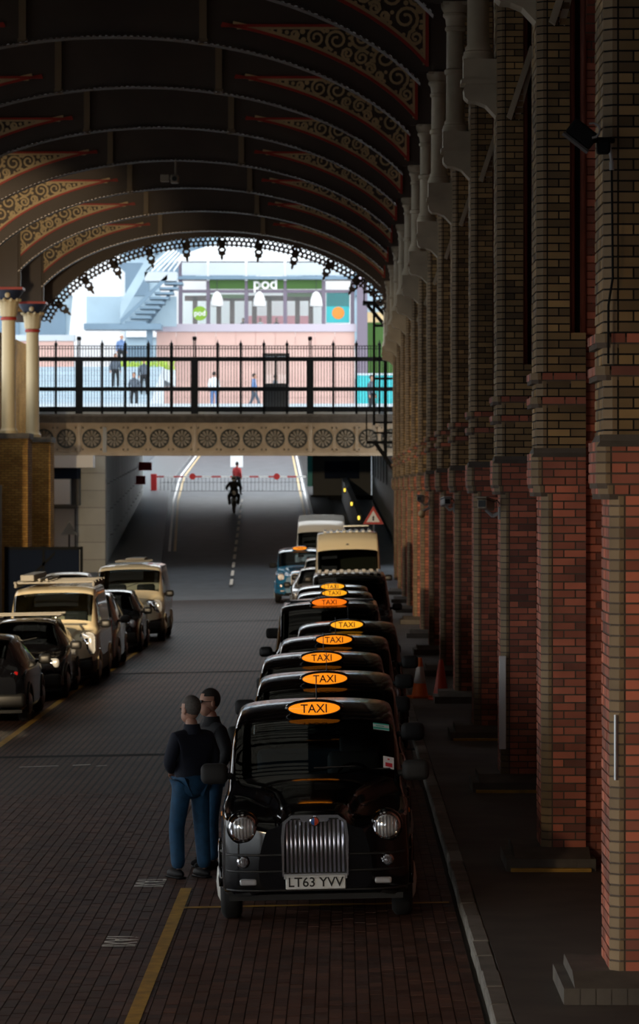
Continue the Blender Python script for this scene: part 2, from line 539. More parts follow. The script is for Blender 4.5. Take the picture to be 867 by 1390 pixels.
nook_me = nook.mesh('nook', 'mortar_dark')
roll_me = MB().lathe([(0.033, 5.40), (0.033, 12.4)], n=10).mesh('nook_shaft', 'terracotta', True)
# white stone corbel, colonnette and capital
cb = MB()
cb.prism([(1.94, 8.48), (1.93, 8.52), (1.80, 8.66), (1.68, 8.71), (1.58, 8.72), (1.53, 8.77), (1.52, 8.86), (1.55, 8.93), (1.94, 8.93)], 'y', 0.12, 0.52)
cb.box(1.49, 1.94, 0.09, 0.55, 8.93, 8.99)
cb.box(1.52, 1.94, 0.12, 0.52, 8.99, 9.24)
corbel_me = cb.mesh('corbel', 'stone')
cn = MB().lathe([(.20, 9.24), (.20, 9.29), (.185, 9.31), (.185, 9.34), (.165, 9.36), (.165, 9.40), (.14, 9.43), (.135, 10.10), (.165, 10.12), (.165, 10.18), (.135, 10.20), (.13, 10.78)], c=(1.71, .32, 0), n=16)
colonnette_me = cn.mesh('colonnette', 'stone', True, 40)
cp = MB().lathe([(.13, 10.76), (.155, 10.78), (.155, 10.82), (.135, 10.84), (.15, 10.95), (.185, 10.99), (.185, 11.03), (.17, 11.04), (.20, 11.09), (.215, 11.13), (.215, 11.19)], c=(1.71, .32, 0), n=16)
cp.box(1.52, 1.94, .13, .51, 11.15, 11.2)
capital_me = cp.mesh('capital', 'stone', True, 40)

rk_ = MB()
for off in (0.0, 0.10):
    rk_.prism([(2.05 + off, 8.50), (2.11 + off, 8.46), (2.40 + off * .4, 9.34), (2.34 + off * .4, 9.38)], 'y', -.10 + off, .2)
rake_me = rk_.mesh('raking_stone', 'stone')
kind_mesh = {}
for c, m in (('r', 'brick_red'), ('b', 'brick_buff')):
    kind_mesh['q' + c] = MB().prism(quoin_poly(), 'z', 0, BH).mesh('brick', 'brick_quoin')
def front_mesh(c, w):
    k = 'f%s%.3f' % (c, w)
    if k not in kind_mesh:
        kind_mesh[k] = MB().box(0, w, 0, 0.06, 0, BH).mesh('brick', 'brick_red' if c == 'r' else 'brick_buff')
    return kind_mesh[k]
words_ = ['nearest brick pier at the right edge with the floodlight', 'second brick pier from the right edge, yellow line at its foot', 'third brick pier from the right edge, white trunking on it',
          'fourth brick pier from the right edge', 'fifth brick pier from the right edge', 'sixth brick pier from the right edge', 'seventh brick pier from the right edge', 'eighth brick pier from the right edge',
          'ninth brick pier from the right edge', 'tenth brick pier from the right edge', 'eleventh brick pier from the right edge', 'twelfth brick pier from the right edge', 'last brick pier of the right wall by the bridge']
for k in range(-3, 13):
    if k < 0:
        p = tag(thing('brick_pier', 'brick pier of the right wall behind the viewer', None, (0, PY(k), 0)), None, None, 'piers behind the viewer', 'structure')
    else:
        p = tag(thing('brick_pier', words_[k], None, (0, PY(k), 0)), None, None, None, 'structure')
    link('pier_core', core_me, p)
    if k in (0, 1):
        cut = {0: (0.30, 8.0), 1: (0.30, 8.05)}[k]
        mbs = {'r': MB(), 'b': MB(), 'q': MB()}
        n = 0
        for b in ALLB:
            t, x, y, z, w = b
            if t[0] in 'qf' and cut[0] < z < cut[1] and n < 300:
                n += 1
                link('brick', kind_mesh[t] if t[0] == 'q' else front_mesh(t[1], w), p, (x, y + rng.uniform(-.003, .003), z))
            else:
                brick_into(mbs['q' if t[0] == 'q' else t[1]], b, rr)
        for key, m in (('r', 'brick_red'), ('b', 'brick_buff'), ('q', 'brick_quoin')):
            tag(mbs[key].build('brickwork', m, p), kind='stuff')
    else:
        for key in 'rbq':
            tag(link('brickwork', pier_parts[key], p), kind='stuff')
    link('weathering', weather_me, p); link('plinth', plinth_me, p)
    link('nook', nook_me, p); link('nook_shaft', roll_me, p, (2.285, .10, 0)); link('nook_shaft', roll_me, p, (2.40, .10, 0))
    link('raking_stone', rake_me, p); link('corbel', corbel_me, p); link('colonnette', colonnette_me, p); link('capital', capital_me, p)
    if k in (1, 2, 3):
        q = MB().box(1.66, 2.45, -0.36, -0.29, 0.1, 0.135).build('painted_edge', 'yellow_paint', p)
        q.rotation_euler.z = 0.0

# wall plane with arched recesses between the piers
wr = MB()
XF, XB, ZS, RISE, ZT = 2.42, 2.95, 8.35, 1.75, 15.2
for k in range(-2, 14):
    a = PY(k - 1) + .85; b = PY(k) + .12
    c = (b - a) / 2; Rr = (c * c + RISE * RISE) / (2 * RISE); n = 14
    arc = []
    for i in range(n + 1):
        yy = a + (b - a) * i / n
        arc.append((yy, ZS + math.sqrt(max(Rr * Rr - (yy - (a + b) / 2) ** 2, 0)) - (Rr - RISE)))
    for i in range(n):
        (y0, z0), (y1, z1) = arc[i], arc[i + 1]
        wr.add([(XF, y0, z0), (XF, y1, z1), (XF, y1, ZT), (XF, y0, ZT)], [(0, 1, 2, 3)])
        wr.add([(XF, y0, z0), (XB, y0, z0), (XB, y1, z1), (XF, y1, z1)], [(0, 1, 2, 3)])
    wr.add([(XF, b, 0), (XB, b, 0), (XB, b, ZS), (XF, b, ZS)], [(0, 1, 2, 3)])
    wr.add([(XF, a, 0), (XB, a, 0), (XB, a, ZS), (XF, a, ZS)], [(0, 1, 2, 3)])
    wr.add([(XF, b, 0), (XF, PY(k) + .85, 0), (XF, PY(k) + .85, ZT), (XF, b, ZT)], [(0, 1, 2, 3)])
wr.add([(XB, -35, 0), (XB, 140, 0), (XB, 140, ZT), (XB, -35, ZT)], [(0, 1, 2, 3)])
wr.add([(XF, -35, 0), (XF, PY(-3) + .85, 0), (XF, PY(-3) + .85, ZT), (XF, -35, ZT)], [(0, 1, 2, 3)])
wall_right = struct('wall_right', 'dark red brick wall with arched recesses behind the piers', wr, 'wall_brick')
# the near jamb of the recess beside the second pier, brick by brick
jb = {}
for i in range(100):
    z = 0.12 + i * COURSE
    x = XF + 0.004
    for w in ((0.215, 0.215) if i % 2 else (0.1, 0.215, 0.1)):
        if w not in jb: jb[w] = MB().box(0, w, -0.008, 0.05, 0, BH).mesh('brick', 'brick_red')
        link('brick', jb[w], wall_right, (x, PY(1) + .12 + rng.uniform(-.002, .002), z)); x += w + 0.011
# ------------------------------------------------------------------ iron roof ribs
X0 = -4.62
RA, RR_, RZ = 6.7, 3.55, 9.45
def soff(dx, a=RA, r=RR_, zc=RZ):
    return zc + r * math.sqrt(max(1 - (dx / a) ** 2, 0))
TIPZ, TIPX, ENDX, BAND = 13.20, 2.3, 6.12, 0.44
def web_mesh(a=RA, r=RR_, zc=RZ, dl=-6.05, dr=6.0, xl=-12.3, xr=2.6, zl=10.55, zr=11.2, ztop=15.1, th=0.1):
    mb = MB(); n = 44
    pts = [(dl + (dr - dl) * i / n) for i in range(n + 1)]
    for i in range(n):
        d0, d1 = pts[i], pts[i + 1]; z0, z1 = soff(d0, a, r, zc), soff(d1, a, r, zc)
        mb.add([(X0 + d0, 0, z0), (X0 + d1, 0, z1), (X0 + d1, 0, ztop), (X0 + d0, 0, ztop), (X0 + d0, th, z0), (X0 + d1, th, z1), (X0 + d1, th, ztop), (X0 + d0, th, ztop)],
               [(0, 1, 2, 3), (7, 6, 5, 4), (0, 4, 5, 1)])
    mb.box(xl, X0 + dl, 0, th, zl, ztop); mb.box(X0 + dr, xr, 0, th, zr, ztop)
    return mb
web_me = web_mesh().mesh('web', 'iron_brown')
fg = MB(); n = 48
for i in range(n):
    d0 = -6.05 + 12.05 * i / n; d1 = -6.05 + 12.05 * (i + 1) / n
    z0, z1 = soff(d0), soff(d1)
    fg.add([(X0 + d0, -.16, z0 - .03), (X0 + d1, -.16, z1 - .03), (X0 + d1, .26, z1 - .03), (X0 + d0, .26, z0 - .03), (X0 + d0, -.16, z0), (X0 + d1, -.16, z1), (X0 + d1, .26, z1), (X0 + d0, .26, z0)],
           [(0, 1, 5, 4), (0, 3, 2, 1), (4, 5, 6, 7), (3, 7, 6, 2)])
flange_me = fg.mesh('flange', 'iron_brown', True, 30)
rv = MB()
s = -6.0
while s < 5.98:
    z = soff(s) - .016
    sl = (soff(s + .01) - soff(s - .01)) / .02
    M = Matrix.Translation((X0 + s, -.165, z)) @ Matrix.Rotation(-math.atan(sl), 4, 'Y')
    rv.cbox((0, 0, 0), (.06, .014, .022), M)
    s += 0.125 / math.sqrt(1 + sl * sl)
rivet_me = rv.mesh('rivets', 'iron_rivet')
# pierced scroll spandrel (right half; the left is its mirror image)
def low(u): return soff(u) + BAND
def filigree(seed):
    r_ = random.Random(seed)
    circ = []
    def room(u, z):
        sl = abs((low(u + .02) - low(u - .02)) / .04)
        d = min((z - low(u)) / math.sqrt(1 + sl * sl) - .05, TIPZ - z - .05, ENDX - u - .05)
        for (cu, cz, cr) in circ:
            d = min(d, math.hypot(u - cu, z - cz) - cr - .012)
            if d <= 0: break
        return d
    for th, tries, cap in ((.19, 900, .21), (.13, 2000, .17), (.095, 3000, .13), (.06, 5000, .09), (.035, 6000, .06)):
        for _ in range(tries):
            u = r_.uniform(TIPX + .3, ENDX); z = r_.uniform(low(u), TIPZ)
            d = room(u, z)
            if d > th: circ.append((u, z, min(d, cap)))
    mb = MB()
    for i, (cu, cz, cr) in enumerate(circ):
        if cr > .07:
            hand = 1 if i % 2 else -1; a0 = r_.uniform(0, 6.28); n = max(10, int(cr * 90)); pts = []; ws = []
            for q in range(n + 1):
                t = q / n; rad = cr * (1.08 - .80 * t); a = a0 + hand * t * 2 * math.pi * 1.45
                pts.append((cu + rad * math.cos(a), cz + rad * math.sin(a))); ws.append(.062 - .02 * t)
            mb.ribbon(pts, ws, -.05, -.02)
            e = pts[-1]; mb.lathe([(.032, -.055), (.032, -.02)], c=(e[0], 0, e[1]), axis='y', n=7)
            for q in (0.15, 0.4, 0.62):      # leaf cusps thrown off the stem
                j = int(q * n); p = pts[j]; a = a0 + hand * q * 2 * math.pi * 1.45
                t2 = a + hand * 1.2
                mb.add([(p[0] - .02 * math.sin(a), -.05, p[1] + .02 * math.cos(a)), (p[0] + .02 * math.sin(a), -.05, p[1] - .02 * math.cos(a)), (p[0] + .085 * math.cos(t2), -.05, p[1] + .085 * math.sin(t2))], [(0, 1, 2), (2, 1, 0)])
        else:
            mb.lathe([(cr * .95, -.05), (cr * .95, -.02)], c=(cu, 0, cz), axis='y', n=7)
    n = 30                                    # cream inner border
    us = [TIPX + .12 + (ENDX - TIPX - .14) * i / n for i in range(n + 1)]
    mb.ribbon([(u, low(u) + .055) for u in us], .075, -.055, -.02)
    mb.ribbon([(TIPX + .2, TIPZ - .045), (ENDX - .04, TIPZ - .045)], .05, -.055, -.02)
    mb.ribbon([(ENDX - .05, low(ENDX)), (ENDX - .05, TIPZ - .03)], .05, -.055, -.02)
    return mb
fil = filigree(5)
trim = MB(); n = 30
us = [TIPX - .1 + (ENDX - TIPX + .1) * i / n for i in range(n + 1)]
trim.ribbon([(u, low(u)) for u in us], .055, -.075, -.01)
trim.ribbon([(TIPX - .12, TIPZ), (ENDX, TIPZ)], .055, -.075, -.01)
trim.ribbon([(ENDX, low(ENDX) - .03), (ENDX, TIPZ)], .06, -.075, -.01)
def mirrored(mb):
    q = MB(); q.v = [(-x, y, z) for x, y, z in mb.v]; q.f = [tuple(reversed(f)) for f in mb.f]; q.m = list(mb.m); return q
fil_me = {1: fil.mesh('spandrel_scroll', 'iron_cream'), -1: mirrored(fil).mesh('spandrel_scroll', 'iron_cream')}
trim_me = {1: trim.mesh('spandrel_border', 'iron_red'), -1: mirrored(trim).mesh('spandrel_border', 'iron_red')}
stiff = MB().box(-.03, .03, -.12, 0, 0, 2.4).box(-.075, .075, -.14, -.12, 0, 2.4).rbox((0, -.06, -.05), (.2, .14, .12), .02)
mat('iron_tan', (0.20, 0.14, 0.08), 0.5)  # stiffeners coloured lighter than the ribs to give them lit edges
stiff_me = stiff.mesh('stiffener', 'iron_tan')
ordn = ['', '', '', 'foremost roof rib with its spandrel leaving the frame top', 'second roof rib in view, its right spandrel crossing the top edge', 'third roof rib in view from the top edge', 'fourth roof rib in view from the top edge', 'fifth roof rib in view from the top edge',
        'sixth roof rib in view, with the hanging camera', 'third last roof rib before the bright end opening', 'second last roof rib before the bright end opening', 'last scrolled roof rib before the bright end opening']
for k in range(-3, 12):
    lab = ordn[k] if k >= 3 else 'iron roof rib above and behind the viewer'
    rb = tag(thing('arch_rib', lab + ', brown iron' if k >= 3 else lab, None, (0, PY(k) + .32, 0)), None, None, None if k >= 3 else 'ribs overhead out of view', 'structure')
    link('web', web_me, rb); link('flange', flange_me, rb)
    if k >= 2:
        tag(link('rivets', rivet_me, rb), kind='stuff')
        for s_ in (1, -1):
            link('spandrel_scroll', fil_me[s_], rb, (X0, 0, 0)); link('spandrel_border', trim_me[s_], rb, (X0, 0, 0))
        for dx in (-1.82, 1.82):
            link('stiffener', stiff_me, rb, (X0 + dx, 0, soff(dx) + .06))

# roof: boarding with two strips of dirty patent glazing
rf = MB()
GL = ((-8.4, -5.6), (-3.6, -0.8))
for x0, x1 in ((-12.4, -8.4), (-5.6, -3.6), (-0.8, 3.0)):
    rf.box(x0, x1, -35, 137, 15.1, 15.25)
ceiling = struct('ceiling', 'dark boarded roof above the iron ribs', rf, 'roof_board')
for x0, x1 in GL:
    g = MB(); g.add([(x0, -35, 15.2), (x1, -35, 15.2), (x1, 137, 15.2), (x0, 137, 15.2)], [(0, 1, 2, 3)])
    g.build('roof_glazing', 'roof_glass', ceiling)
    bars = MB(); yy = -35
    while yy < 137:
        bars.box(x0, x1, yy, yy + .42, 15.05, 15.18); yy += 1.3
    tag(bars.build('glazing_bars', 'roof_board', ceiling), kind='stuff')

# ------------------------------------------------------------------ pierced end screen with pendants
ES = tag(thing('end_screen', 'pierced iron end screen with a beaded fringe over the bright opening', None, (0, PY(12), 0)), kind='structure')
EA, ER, EZ = 7.0, 4.2, 9.2
web_mesh(EA, ER, EZ, -6.85, 6.55, -12.4, 2.6, 10.15, 10.7, 15.2, 0.12).build('screen_plate', 'iron_brown', ES)
def es(dx): return soff(dx, EA, ER, EZ)
ring = MB(); pos = []
s = -6.75
while s < 6.5:
    sl = (es(s + .01) - es(s - .01)) / .02
    L = math.sqrt(1 + sl * sl); pos.append((s, es(s), sl, L)); s += 0.185 / L
for i, (dx, z, sl, L) in enumerate(pos):
    nx, nz = sl / L, -1 / L
    for row in range(2):
        off = 0.085 + row * 0.155
        t = 0.09 if row else 0
        c = (X0 + dx + nx * off + t / L, z + nz * off + t * sl / L)
        pts = [(c[0] + .082 * math.cos(a * math.pi / 4), c[1] + .082 * math.sin(a * math.pi / 4)) for a in range(8)]
        ring.ribbon(pts, .052, .02, .07, closed=True)
    c = (X0 + dx + nx * .34, z + nz * .34)
    ring.lathe([(.05, .02), (.05, .07)], c=(c[0], 0, c[1]), axis='y', n=6)
tag(ring.build('beaded_fringe', 'iron_brown', ES), kind='stuff')
pd = MB()
for zc_, rr2 in ((-.10, .13), (-.62, .12)):
    pts = [(rr2 * math.cos(a * math.pi / 5), zc_ + rr2 * math.sin(a * math.pi / 5)) for a in range(10)]
    pd.ribbon(pts, .085, 0, .07, closed=True)
pd.prism([(-.14, -.2), (.14, -.2), (.10, -.5), (-.10, -.5)], 'y', 0, .07)
pd.prism([(-.12, -.74), (.12, -.74), (.13, -.86), (.04, -.94), (.05, -1.06), (0, -1.2), (-.05, -1.06), (-.04, -.94), (-.13, -.86)], 'y', 0, .07)
pend_me = pd.mesh('pendant', 'iron_brown')
for dx in (-6.3, -5.25, -4.1, -2.75, -1.35, .05, 1.5, 2.9, 4.2, 5.3):
    sl = (es(dx + .01) - es(dx - .01)) / .02
    o = link('pendant', pend_me, ES, (X0 + dx + .02, .02, es(dx) - .05), (0, -math.atan(sl) * .95, 0)); o.scale = (1.05, 1, .72)

# ------------------------------------------------------------------ left colonnade on brick pedestals
lc = MB().lathe([(.30, 5.66), (.30, 5.76), (.26, 5.80), (.235, 5.86), (.222, 9.40)], n=20)
shaft_me = lc.mesh('shaft', 'column_cream', True, 40)
neck_me = MB().lathe([(.22, 9.38), (.27, 9.40), (.27, 9.47), (.23, 9.50)], n=20).mesh('neck_ring', 'iron_red', True, 40)
bell_me = MB().lathe([(.225, 9.48), (.25, 9.7), (.25, 9.95), (.30, 10.2), (.38, 10.3)], n=20).mesh('bell', 'column_cream', True, 40)
lf = MB()
for q in range(10):
    M = Matrix.Rotation(2 * math.pi * q / 10, 4, 'Z')
    prof = [(-.075, .25, 9.52), (-.095, .275, 9.75), (-.085, .30, 9.95), (-.06, .36, 10.04), (-.02, .42, 10.07)]
    v = []; f = []
    for (w, r_, z) in prof: v += [(r_ - .012, w, z), (r_ + .03, 0, z + .0), (r_ - .012, -w, z)]
    for i in range(len(prof) - 1):
        a = 3 * i; f += [(a, a + 1, a + 4, a + 3), (a + 1, a + 2, a + 5, a + 4)]
    lf.add(v, f, M); lf.ell((.37, 0, 10.05), (.05, .06, .06), 6, 5, M)
    if q % 5 == 0: lf.ell((.0, -.42, 10.2) if q else (0, .42, 10.2), (.09, .08, .1), 8, 6)
leaf_me = lf.mesh('capital_leaves', 'column_cream', True)
ab = MB(); ab.lathe([(.30, 10.06), (.37, 10.16), (.46, 10.28), (.49, 10.38)], n=20)
aba_me = ab.mesh('abacus', 'navy_trim', True, 40)
ab2_me = MB().box(-.5, .5, -.5, .5, 10.38, 10.46).mesh('abacus_top', 'iron_red')
imp_me = MB().box(-.33, .33, -.3, .3, 10.46, 15.1).box(-.40, -.33, -.12, .12, 10.46, 15.1).box(.33, .40, -.12, .12, 10.46, 15.1).mesh('impost', 'iron_brown')
ped_me = MB().box(-.95, .70, -.8, .8, -.4, 5.48).mesh('pedestal_brick', 'stock_brick')
pcap_me = MB().box(-1.0, .75, -.85, .85, 5.48, 5.66).mesh('pedestal_coping', 'stone_dark')
for k in range(2, 13):
    if k in (9, 12):
        continue
    lab = {10: 'cream iron column at the left edge with leafy capital on brick pedestal', 11: 'farther cream iron column right of the left edge one, leafy capital'}.get(k, 'cream iron column of the left colonnade outside the frame')
    c = tag(thing('iron_column', lab, None, (-10.97, PY(k) + .35, 0)), None, None, None if k > 9 else 'left columns out of view', 'structure')
    for nme, me in (('pedestal', ped_me), ('pedestal_coping', pcap_me), ('shaft', shaft_me), ('neck_ring', neck_me), ('bell', bell_me), ('capital_leaves', leaf_me), ('abacus', aba_me), ('abacus_top', ab2_me), ('impost', imp_me)):
        link(nme, me, c)
wlm = MB().box(-12.75, -12.35, 58, 128, -.5, 7.6).box(-12.4, -12.0, -35, 137, 10.55, 15.2)
wlm.box(-12.75, -12.35, -35, 58, 5.2, 15.2)                      # wall over the open carriage entrances
for yy in (-30, -12, 6, 24, 42, 57):
    wlm.box(-12.75, -12.2, yy, yy + 1.2, -.5, 5.2)
wlm.box(-12.75, -12.35, 128, 142.3, -.5, 9.5)
wbk = MB().box(-12.75, 3.0, -35.5, -35, -.5, 7.0).box(-12.75, 3.0, -35.5, -35, 14.0, 15.2)
for xx in [-12.6 + q * 1.3 for q in range(13)]: wbk.box(xx - .2, xx + .2, -35.4, -35.1, 7.0, 14.0)
struct('wall_back', 'brick end wall with a tall mullioned window behind the viewer', wbk, 'stock_brick')
wall_left_o = struct('wall_left', 'stock brick wall with carriage entrances along the left side', wlm, 'stock_brick')

# added warm fill spots outside the frame, brightening vans, left spandrels and near piers
mat('lamp_warm', (0.9, 0.8, 0.6), 0.4, emit=(1.0, 0.78, 0.5), estr=6.0)  # glowing lens of the added fill lamps
for i, (lx, y, z, tgt, pw, cone_) in enumerate(((-9.7, 36.0, 6.4, (-6.6, 82.0, 1.4), 104000.0, 22), (-7.9, 68.0, 6.8, (-10.2, 114.0, 11.2), 24000.0, 13), (-9.4, 11.0, 4.3, (2.0, 29.5, 1.6), 2600.0, 30))):
    lf_ = thing('hall_floodlight', ('middle', 'farthest', 'nearest')[i] + ' warm floodlight hung over the left lane outside the frame', 'floodlight', (lx, y, z))
    aim = Vector(tgt) - Vector((lx, y, z))
    q = aim.to_track_quat('-Z', 'Y')
    M = q.to_matrix().to_4x4()
    MB().rbox((0, 0, .12), (.8, .5, .2), .03, M).build('housing', 'black_iron', lf_)
    MB().box(-.36, .36, -.2, .2, .0, .018, M).build('lens', 'lamp_warm', lf_)
    MB().cyl((0, 0, .1), (0, 0, 15.05 - z), .04).build('drop_rod', 'black_iron', lf_)  # housing, lens and rod are added to dress the fill spot
    ld = bpy.data.lights.new('hall_floodlight_beam', 'SPOT'); ld.shadow_soft_size = .3; ld.energy = pw; ld.color = (1.0, .76, .47); ld.spot_size = R(cone_); ld.spot_blend = 1.0
    lo = bpy.data.objects.new('lamp_beam', ld); COL.objects.link(lo); lo.parent = lf_
    lo.rotation_euler = q.to_euler(); lo.location = M @ Vector((0, 0, -.35))

# ------------------------------------------------------------------ bridge, ramp and plaza beyond the hall
mat('pink_stone', (0.66, 0.43, 0.38), 0.6, noise=0.06, nscale=0.6, island=0.05)
mat('pink_joint', (0.55, 0.38, 0.35), 0.8)
mat('pale_stone', (0.52, 0.58, 0.63), 0.6, noise=0.05, nscale=1)
mat('lavender_light', (0.50, 0.45, 0.53), 0.5)
mat('lavender_grey', (0.17, 0.14, 0.19), 0.5)
mat('steel_white', (0.82, 0.85, 0.88), 0.4)
mat('steel_blue', (0.16, 0.25, 0.34), 0.45, noise=0.1, nscale=0.7)
mat('pale_blue', (0.38, 0.51, 0.60), 0.5, noise=0.12, nscale=0.5, island=0.12)
mat('sign_green', (0.035, 0.115, 0.008), 0.5)
mat('disc_green', (0.22, 0.42, 0.02), 0.5)
mat('white_plain', (0.85, 0.85, 0.85), 0.5)
mat('door_brown', (0.10, 0.045, 0.04), 0.5)
mat('turquoise', (0.03, 0.42, 0.45), 0.5)
mat('orange', (0.75, 0.25, 0.03), 0.5)
mat('cushion_pink', (0.85, 0.33, 0.38), 0.7)
mat('leaf', (0.35, 0.5, 0.06), 0.6, noise=0.3)
mat('panel_grey', (0.36, 0.37, 0.36), 0.6, noise=0.12, nscale=1.0, island=0.08)
mat('panel_joint', (0.14, 0.14, 0.14), 0.8)
mat('dark_grey', (0.045, 0.048, 0.05), 0.6)
mat('hoarding_navy', (0.012, 0.018, 0.035), 0.9, spec=0.05)
mat('red_plain', (0.5, 0.02, 0.02), 0.5)
mat('lamp_yellow', (0.9, 0.7, 0.1), 0.5, emit=(1.0, 0.72, 0.08), estr=1.6)
mat('pavement', (0.30, 0.32, 0.34), 0.4, noise=0.1)
glass_mat('pane', (0.93, 0.97, 0.97))
def bx(name, x0, x1, y0, y1, z0, z1, m, parent=None):
    return MB().box(x0, x1, y0, y1, z0, z1).build(name, m, parent)

def rz_(y): return 0.06 * max(0.0, y - 130.0)
def rampz(x, y): return gz(x) * max(0.0, 1 - (y - 128) / 30) + rz_(y)
rm = MB()
for y0 in range(128, 242, 3):
    y1 = y0 + 3
    for x0, x1 in ((-16, -8), (-8, 0), (0, 4)):
        rm.add([(x0, y0, rampz(x0, y0)), (x1, y0, rampz(x1, y0)), (x1, y1, rampz(x1, y1)), (x0, y1, rampz(x0, y1))], [(0, 1, 2, 3)])
z_ = rz_(242)
rm.add([(-90, 242, z_), (60, 242, z_), (60, 330, z_), (-90, 330, z_)], [(0, 1, 2, 3)])
ramp = struct('floor_ramp', 'grey asphalt ramp climbing under the bridge into daylight', rm, 'asphalt')
og = MB(); og.add([(-120, -60, -.6), (-12.7, -60, -.6), (-12.7, 240, -.6), (-120, 240, -.6)], [(0, 1, 2, 3)])
struct('floor_outside', 'grey ground beside the hall', og, 'pavement')
def kl(y): # left kerb of the ramp
    P_ = [(128, -6.9), (140, -7.06), (183, -8.86), (205, -9.5), (242, -9.55)]
    for (a, b), (c, d) in zip(P_, P_[1:]):
        if a <= y <= c: return b + (d - b) * (y - a) / (c - a)
    return P_[-1][1]
def kr(y): return -0.9 - 0.48 * (y - 140) / 32 if y < 172 else -1.38 - 1.52 * (y - 172) / 63
lk = MB(); rk = MB()
for y0 in range(130, 240, 3):
    y1 = y0 + 3
    for mb, f, sgn, w in ((lk, kl, -1, 2.2), (rk, kr, 1, 1.0)):
        a, b = f(y0), f(y1)
        mb.add([(a, y0, rz_(y0)), (a, y0, rz_(y0) + .14), (a + sgn * w, y0, rz_(y0) + .14), (b, y1, rz_(y1)), (b, y1, rz_(y1) + .14), (b + sgn * w, y1, rz_(y1) + .14)],
               [(0, 3, 4, 1), (1, 4, 5, 2), (1, 2, 5, 4)])
lk.build('pavement', 'pavement', ramp); rk.build('pavement', 'dark_grey', ramp)
for f, sgn in ((kl, 1), (kr, -1)):
    for off in (.22, .45):
        ln = MB()
        for y0 in range(150, 240, 3):
            y1 = y0 + 3; a, b = f(y0) + sgn * off, f(y1) + sgn * off
            ln.add([(a, y0, rz_(y0) + .02), (a + .11, y0, rz_(y0) + .02), (b + .11, y1, rz_(y1) + .02), (b, y1, rz_(y1) + .02)], [(0, 1, 2, 3)])
        ln.build('edge_line', 'white_plain' if off < .3 else 'iron_cream', ramp)
for y0 in range(134, 186, 4):
    xm = -4.2 - (y0 - 134) * .02; y1 = y0 + 2.4
    ln = MB(); ln.add([(xm, y0, rz_(y0) + .02), (xm + .12, y0, rz_(y0) + .02), (xm + .08, y1, rz_(y1) + .02), (xm - .04, y1, rz_(y1) + .02)], [(0, 1, 2, 3)])
    ln.build('lane_dash', 'white_paint', ramp)

# bridge girder with cast roundels
BY = 142.0
br = tag(thing('bridge', 'pale cast bridge girder with a row of dark roundels across the hall end', 'bridge', (0, 0, 0)), kind='structure')
if 'category' in br: del br['category']
bx('girder', -16, 2.9, BY + .08, BY + .5, 5.25, 6.45, 'bridge_stone', br)
bx('lower_flange', -16, 2.9, BY - .10, BY + .6, 5.14, 5.27, 'bridge_stone', br)
bx('upper_moulding', -16, 2.9, BY - .06, BY + .6, 6.36, 6.44, 'bridge_stone', br)
cpm = MB().prism([(-.35, 6.78), (-.35, 6.70), (-.14, 6.44), (.6, 6.44), (.6, 6.80)], 'x', -16, 2.9, Matrix.Translation((0, BY, 0)))
cpm.build('coping', 'stone_dark', br)
PIL = [-14.97, -10.40, -5.83, -1.26, 3.31]
pil_me = MB().rbox((0, BY + .03, 5.82), (.13, .16, 1.1), .02, seg=1).mesh('pilaster', 'bridge_stone')
fr = MB()
for (a, b, c, d) in ((-.44, .44, 5.30, 5.34), (-.44, .44, 6.30, 6.34), (-.44, -.40, 5.30, 6.34), (.40, .44, 5.30, 6.34)): fr.box(a, b, BY + .02, BY + .09, c, d)
frame_me = fr.mesh('panel_frame', 'bridge_stone')
mat('bridge_petal', (0.20, 0.17, 0.13), 0.5)
rd = MB()
rd.lathe([(.36, -.02), (.39, -.05), (.35, -.05), (.34, 0.0)], c=(0, BY + .06, 5.82), axis='y', n=24)
rd.lathe([(.345, .0), (.345, .01)], c=(0, BY + .04, 5.82), axis='y', n=24)
rd.cur = 1
for q in range(12):
    a = q * math.pi / 6
    M = Matrix.Translation((0, BY + .04, 5.82)) @ Matrix.Rotation(a, 4, 'Y')
    rd.prism([(.10, -.02), (.30, -.055), (.33, 0), (.30, .055), (.10, .02)], 'y', -.035, 0, M)
rd.lathe([(.0, -.07), (.07, -.06), (.09, 0)], c=(0, BY + .04, 5.82), axis='y', n=12)
for sx in (-.36, .36):
    for sz in (-.43, .43): rd.ell((sx, BY + .07, 5.82 + sz), (.045, .04, .045), 8, 6)
round_me = rd.mesh('roundel', ['bridge_iron', 'bridge_petal'])
for i, xp in enumerate(PIL):
    link('pilaster', pil_me, br, (xp, 0, 0))
    for j in range(5):
        xx = xp + .51 + j * .892
        if xx > 2.6: break
        link('panel_frame', frame_me, br, (xx, 0, 0)); link('roundel', round_me, br, (xx, 0, 0))
# bridge deck and the plaza it carries
dk = MB().box(-24, 6, BY + .3, 160, 6.38, 6.95).box(-24, 6, 160, 186, 6.38, 7.62)
struct('floor_plaza', 'pale plaza deck behind the bridge railings', dk, 'pale_stone')

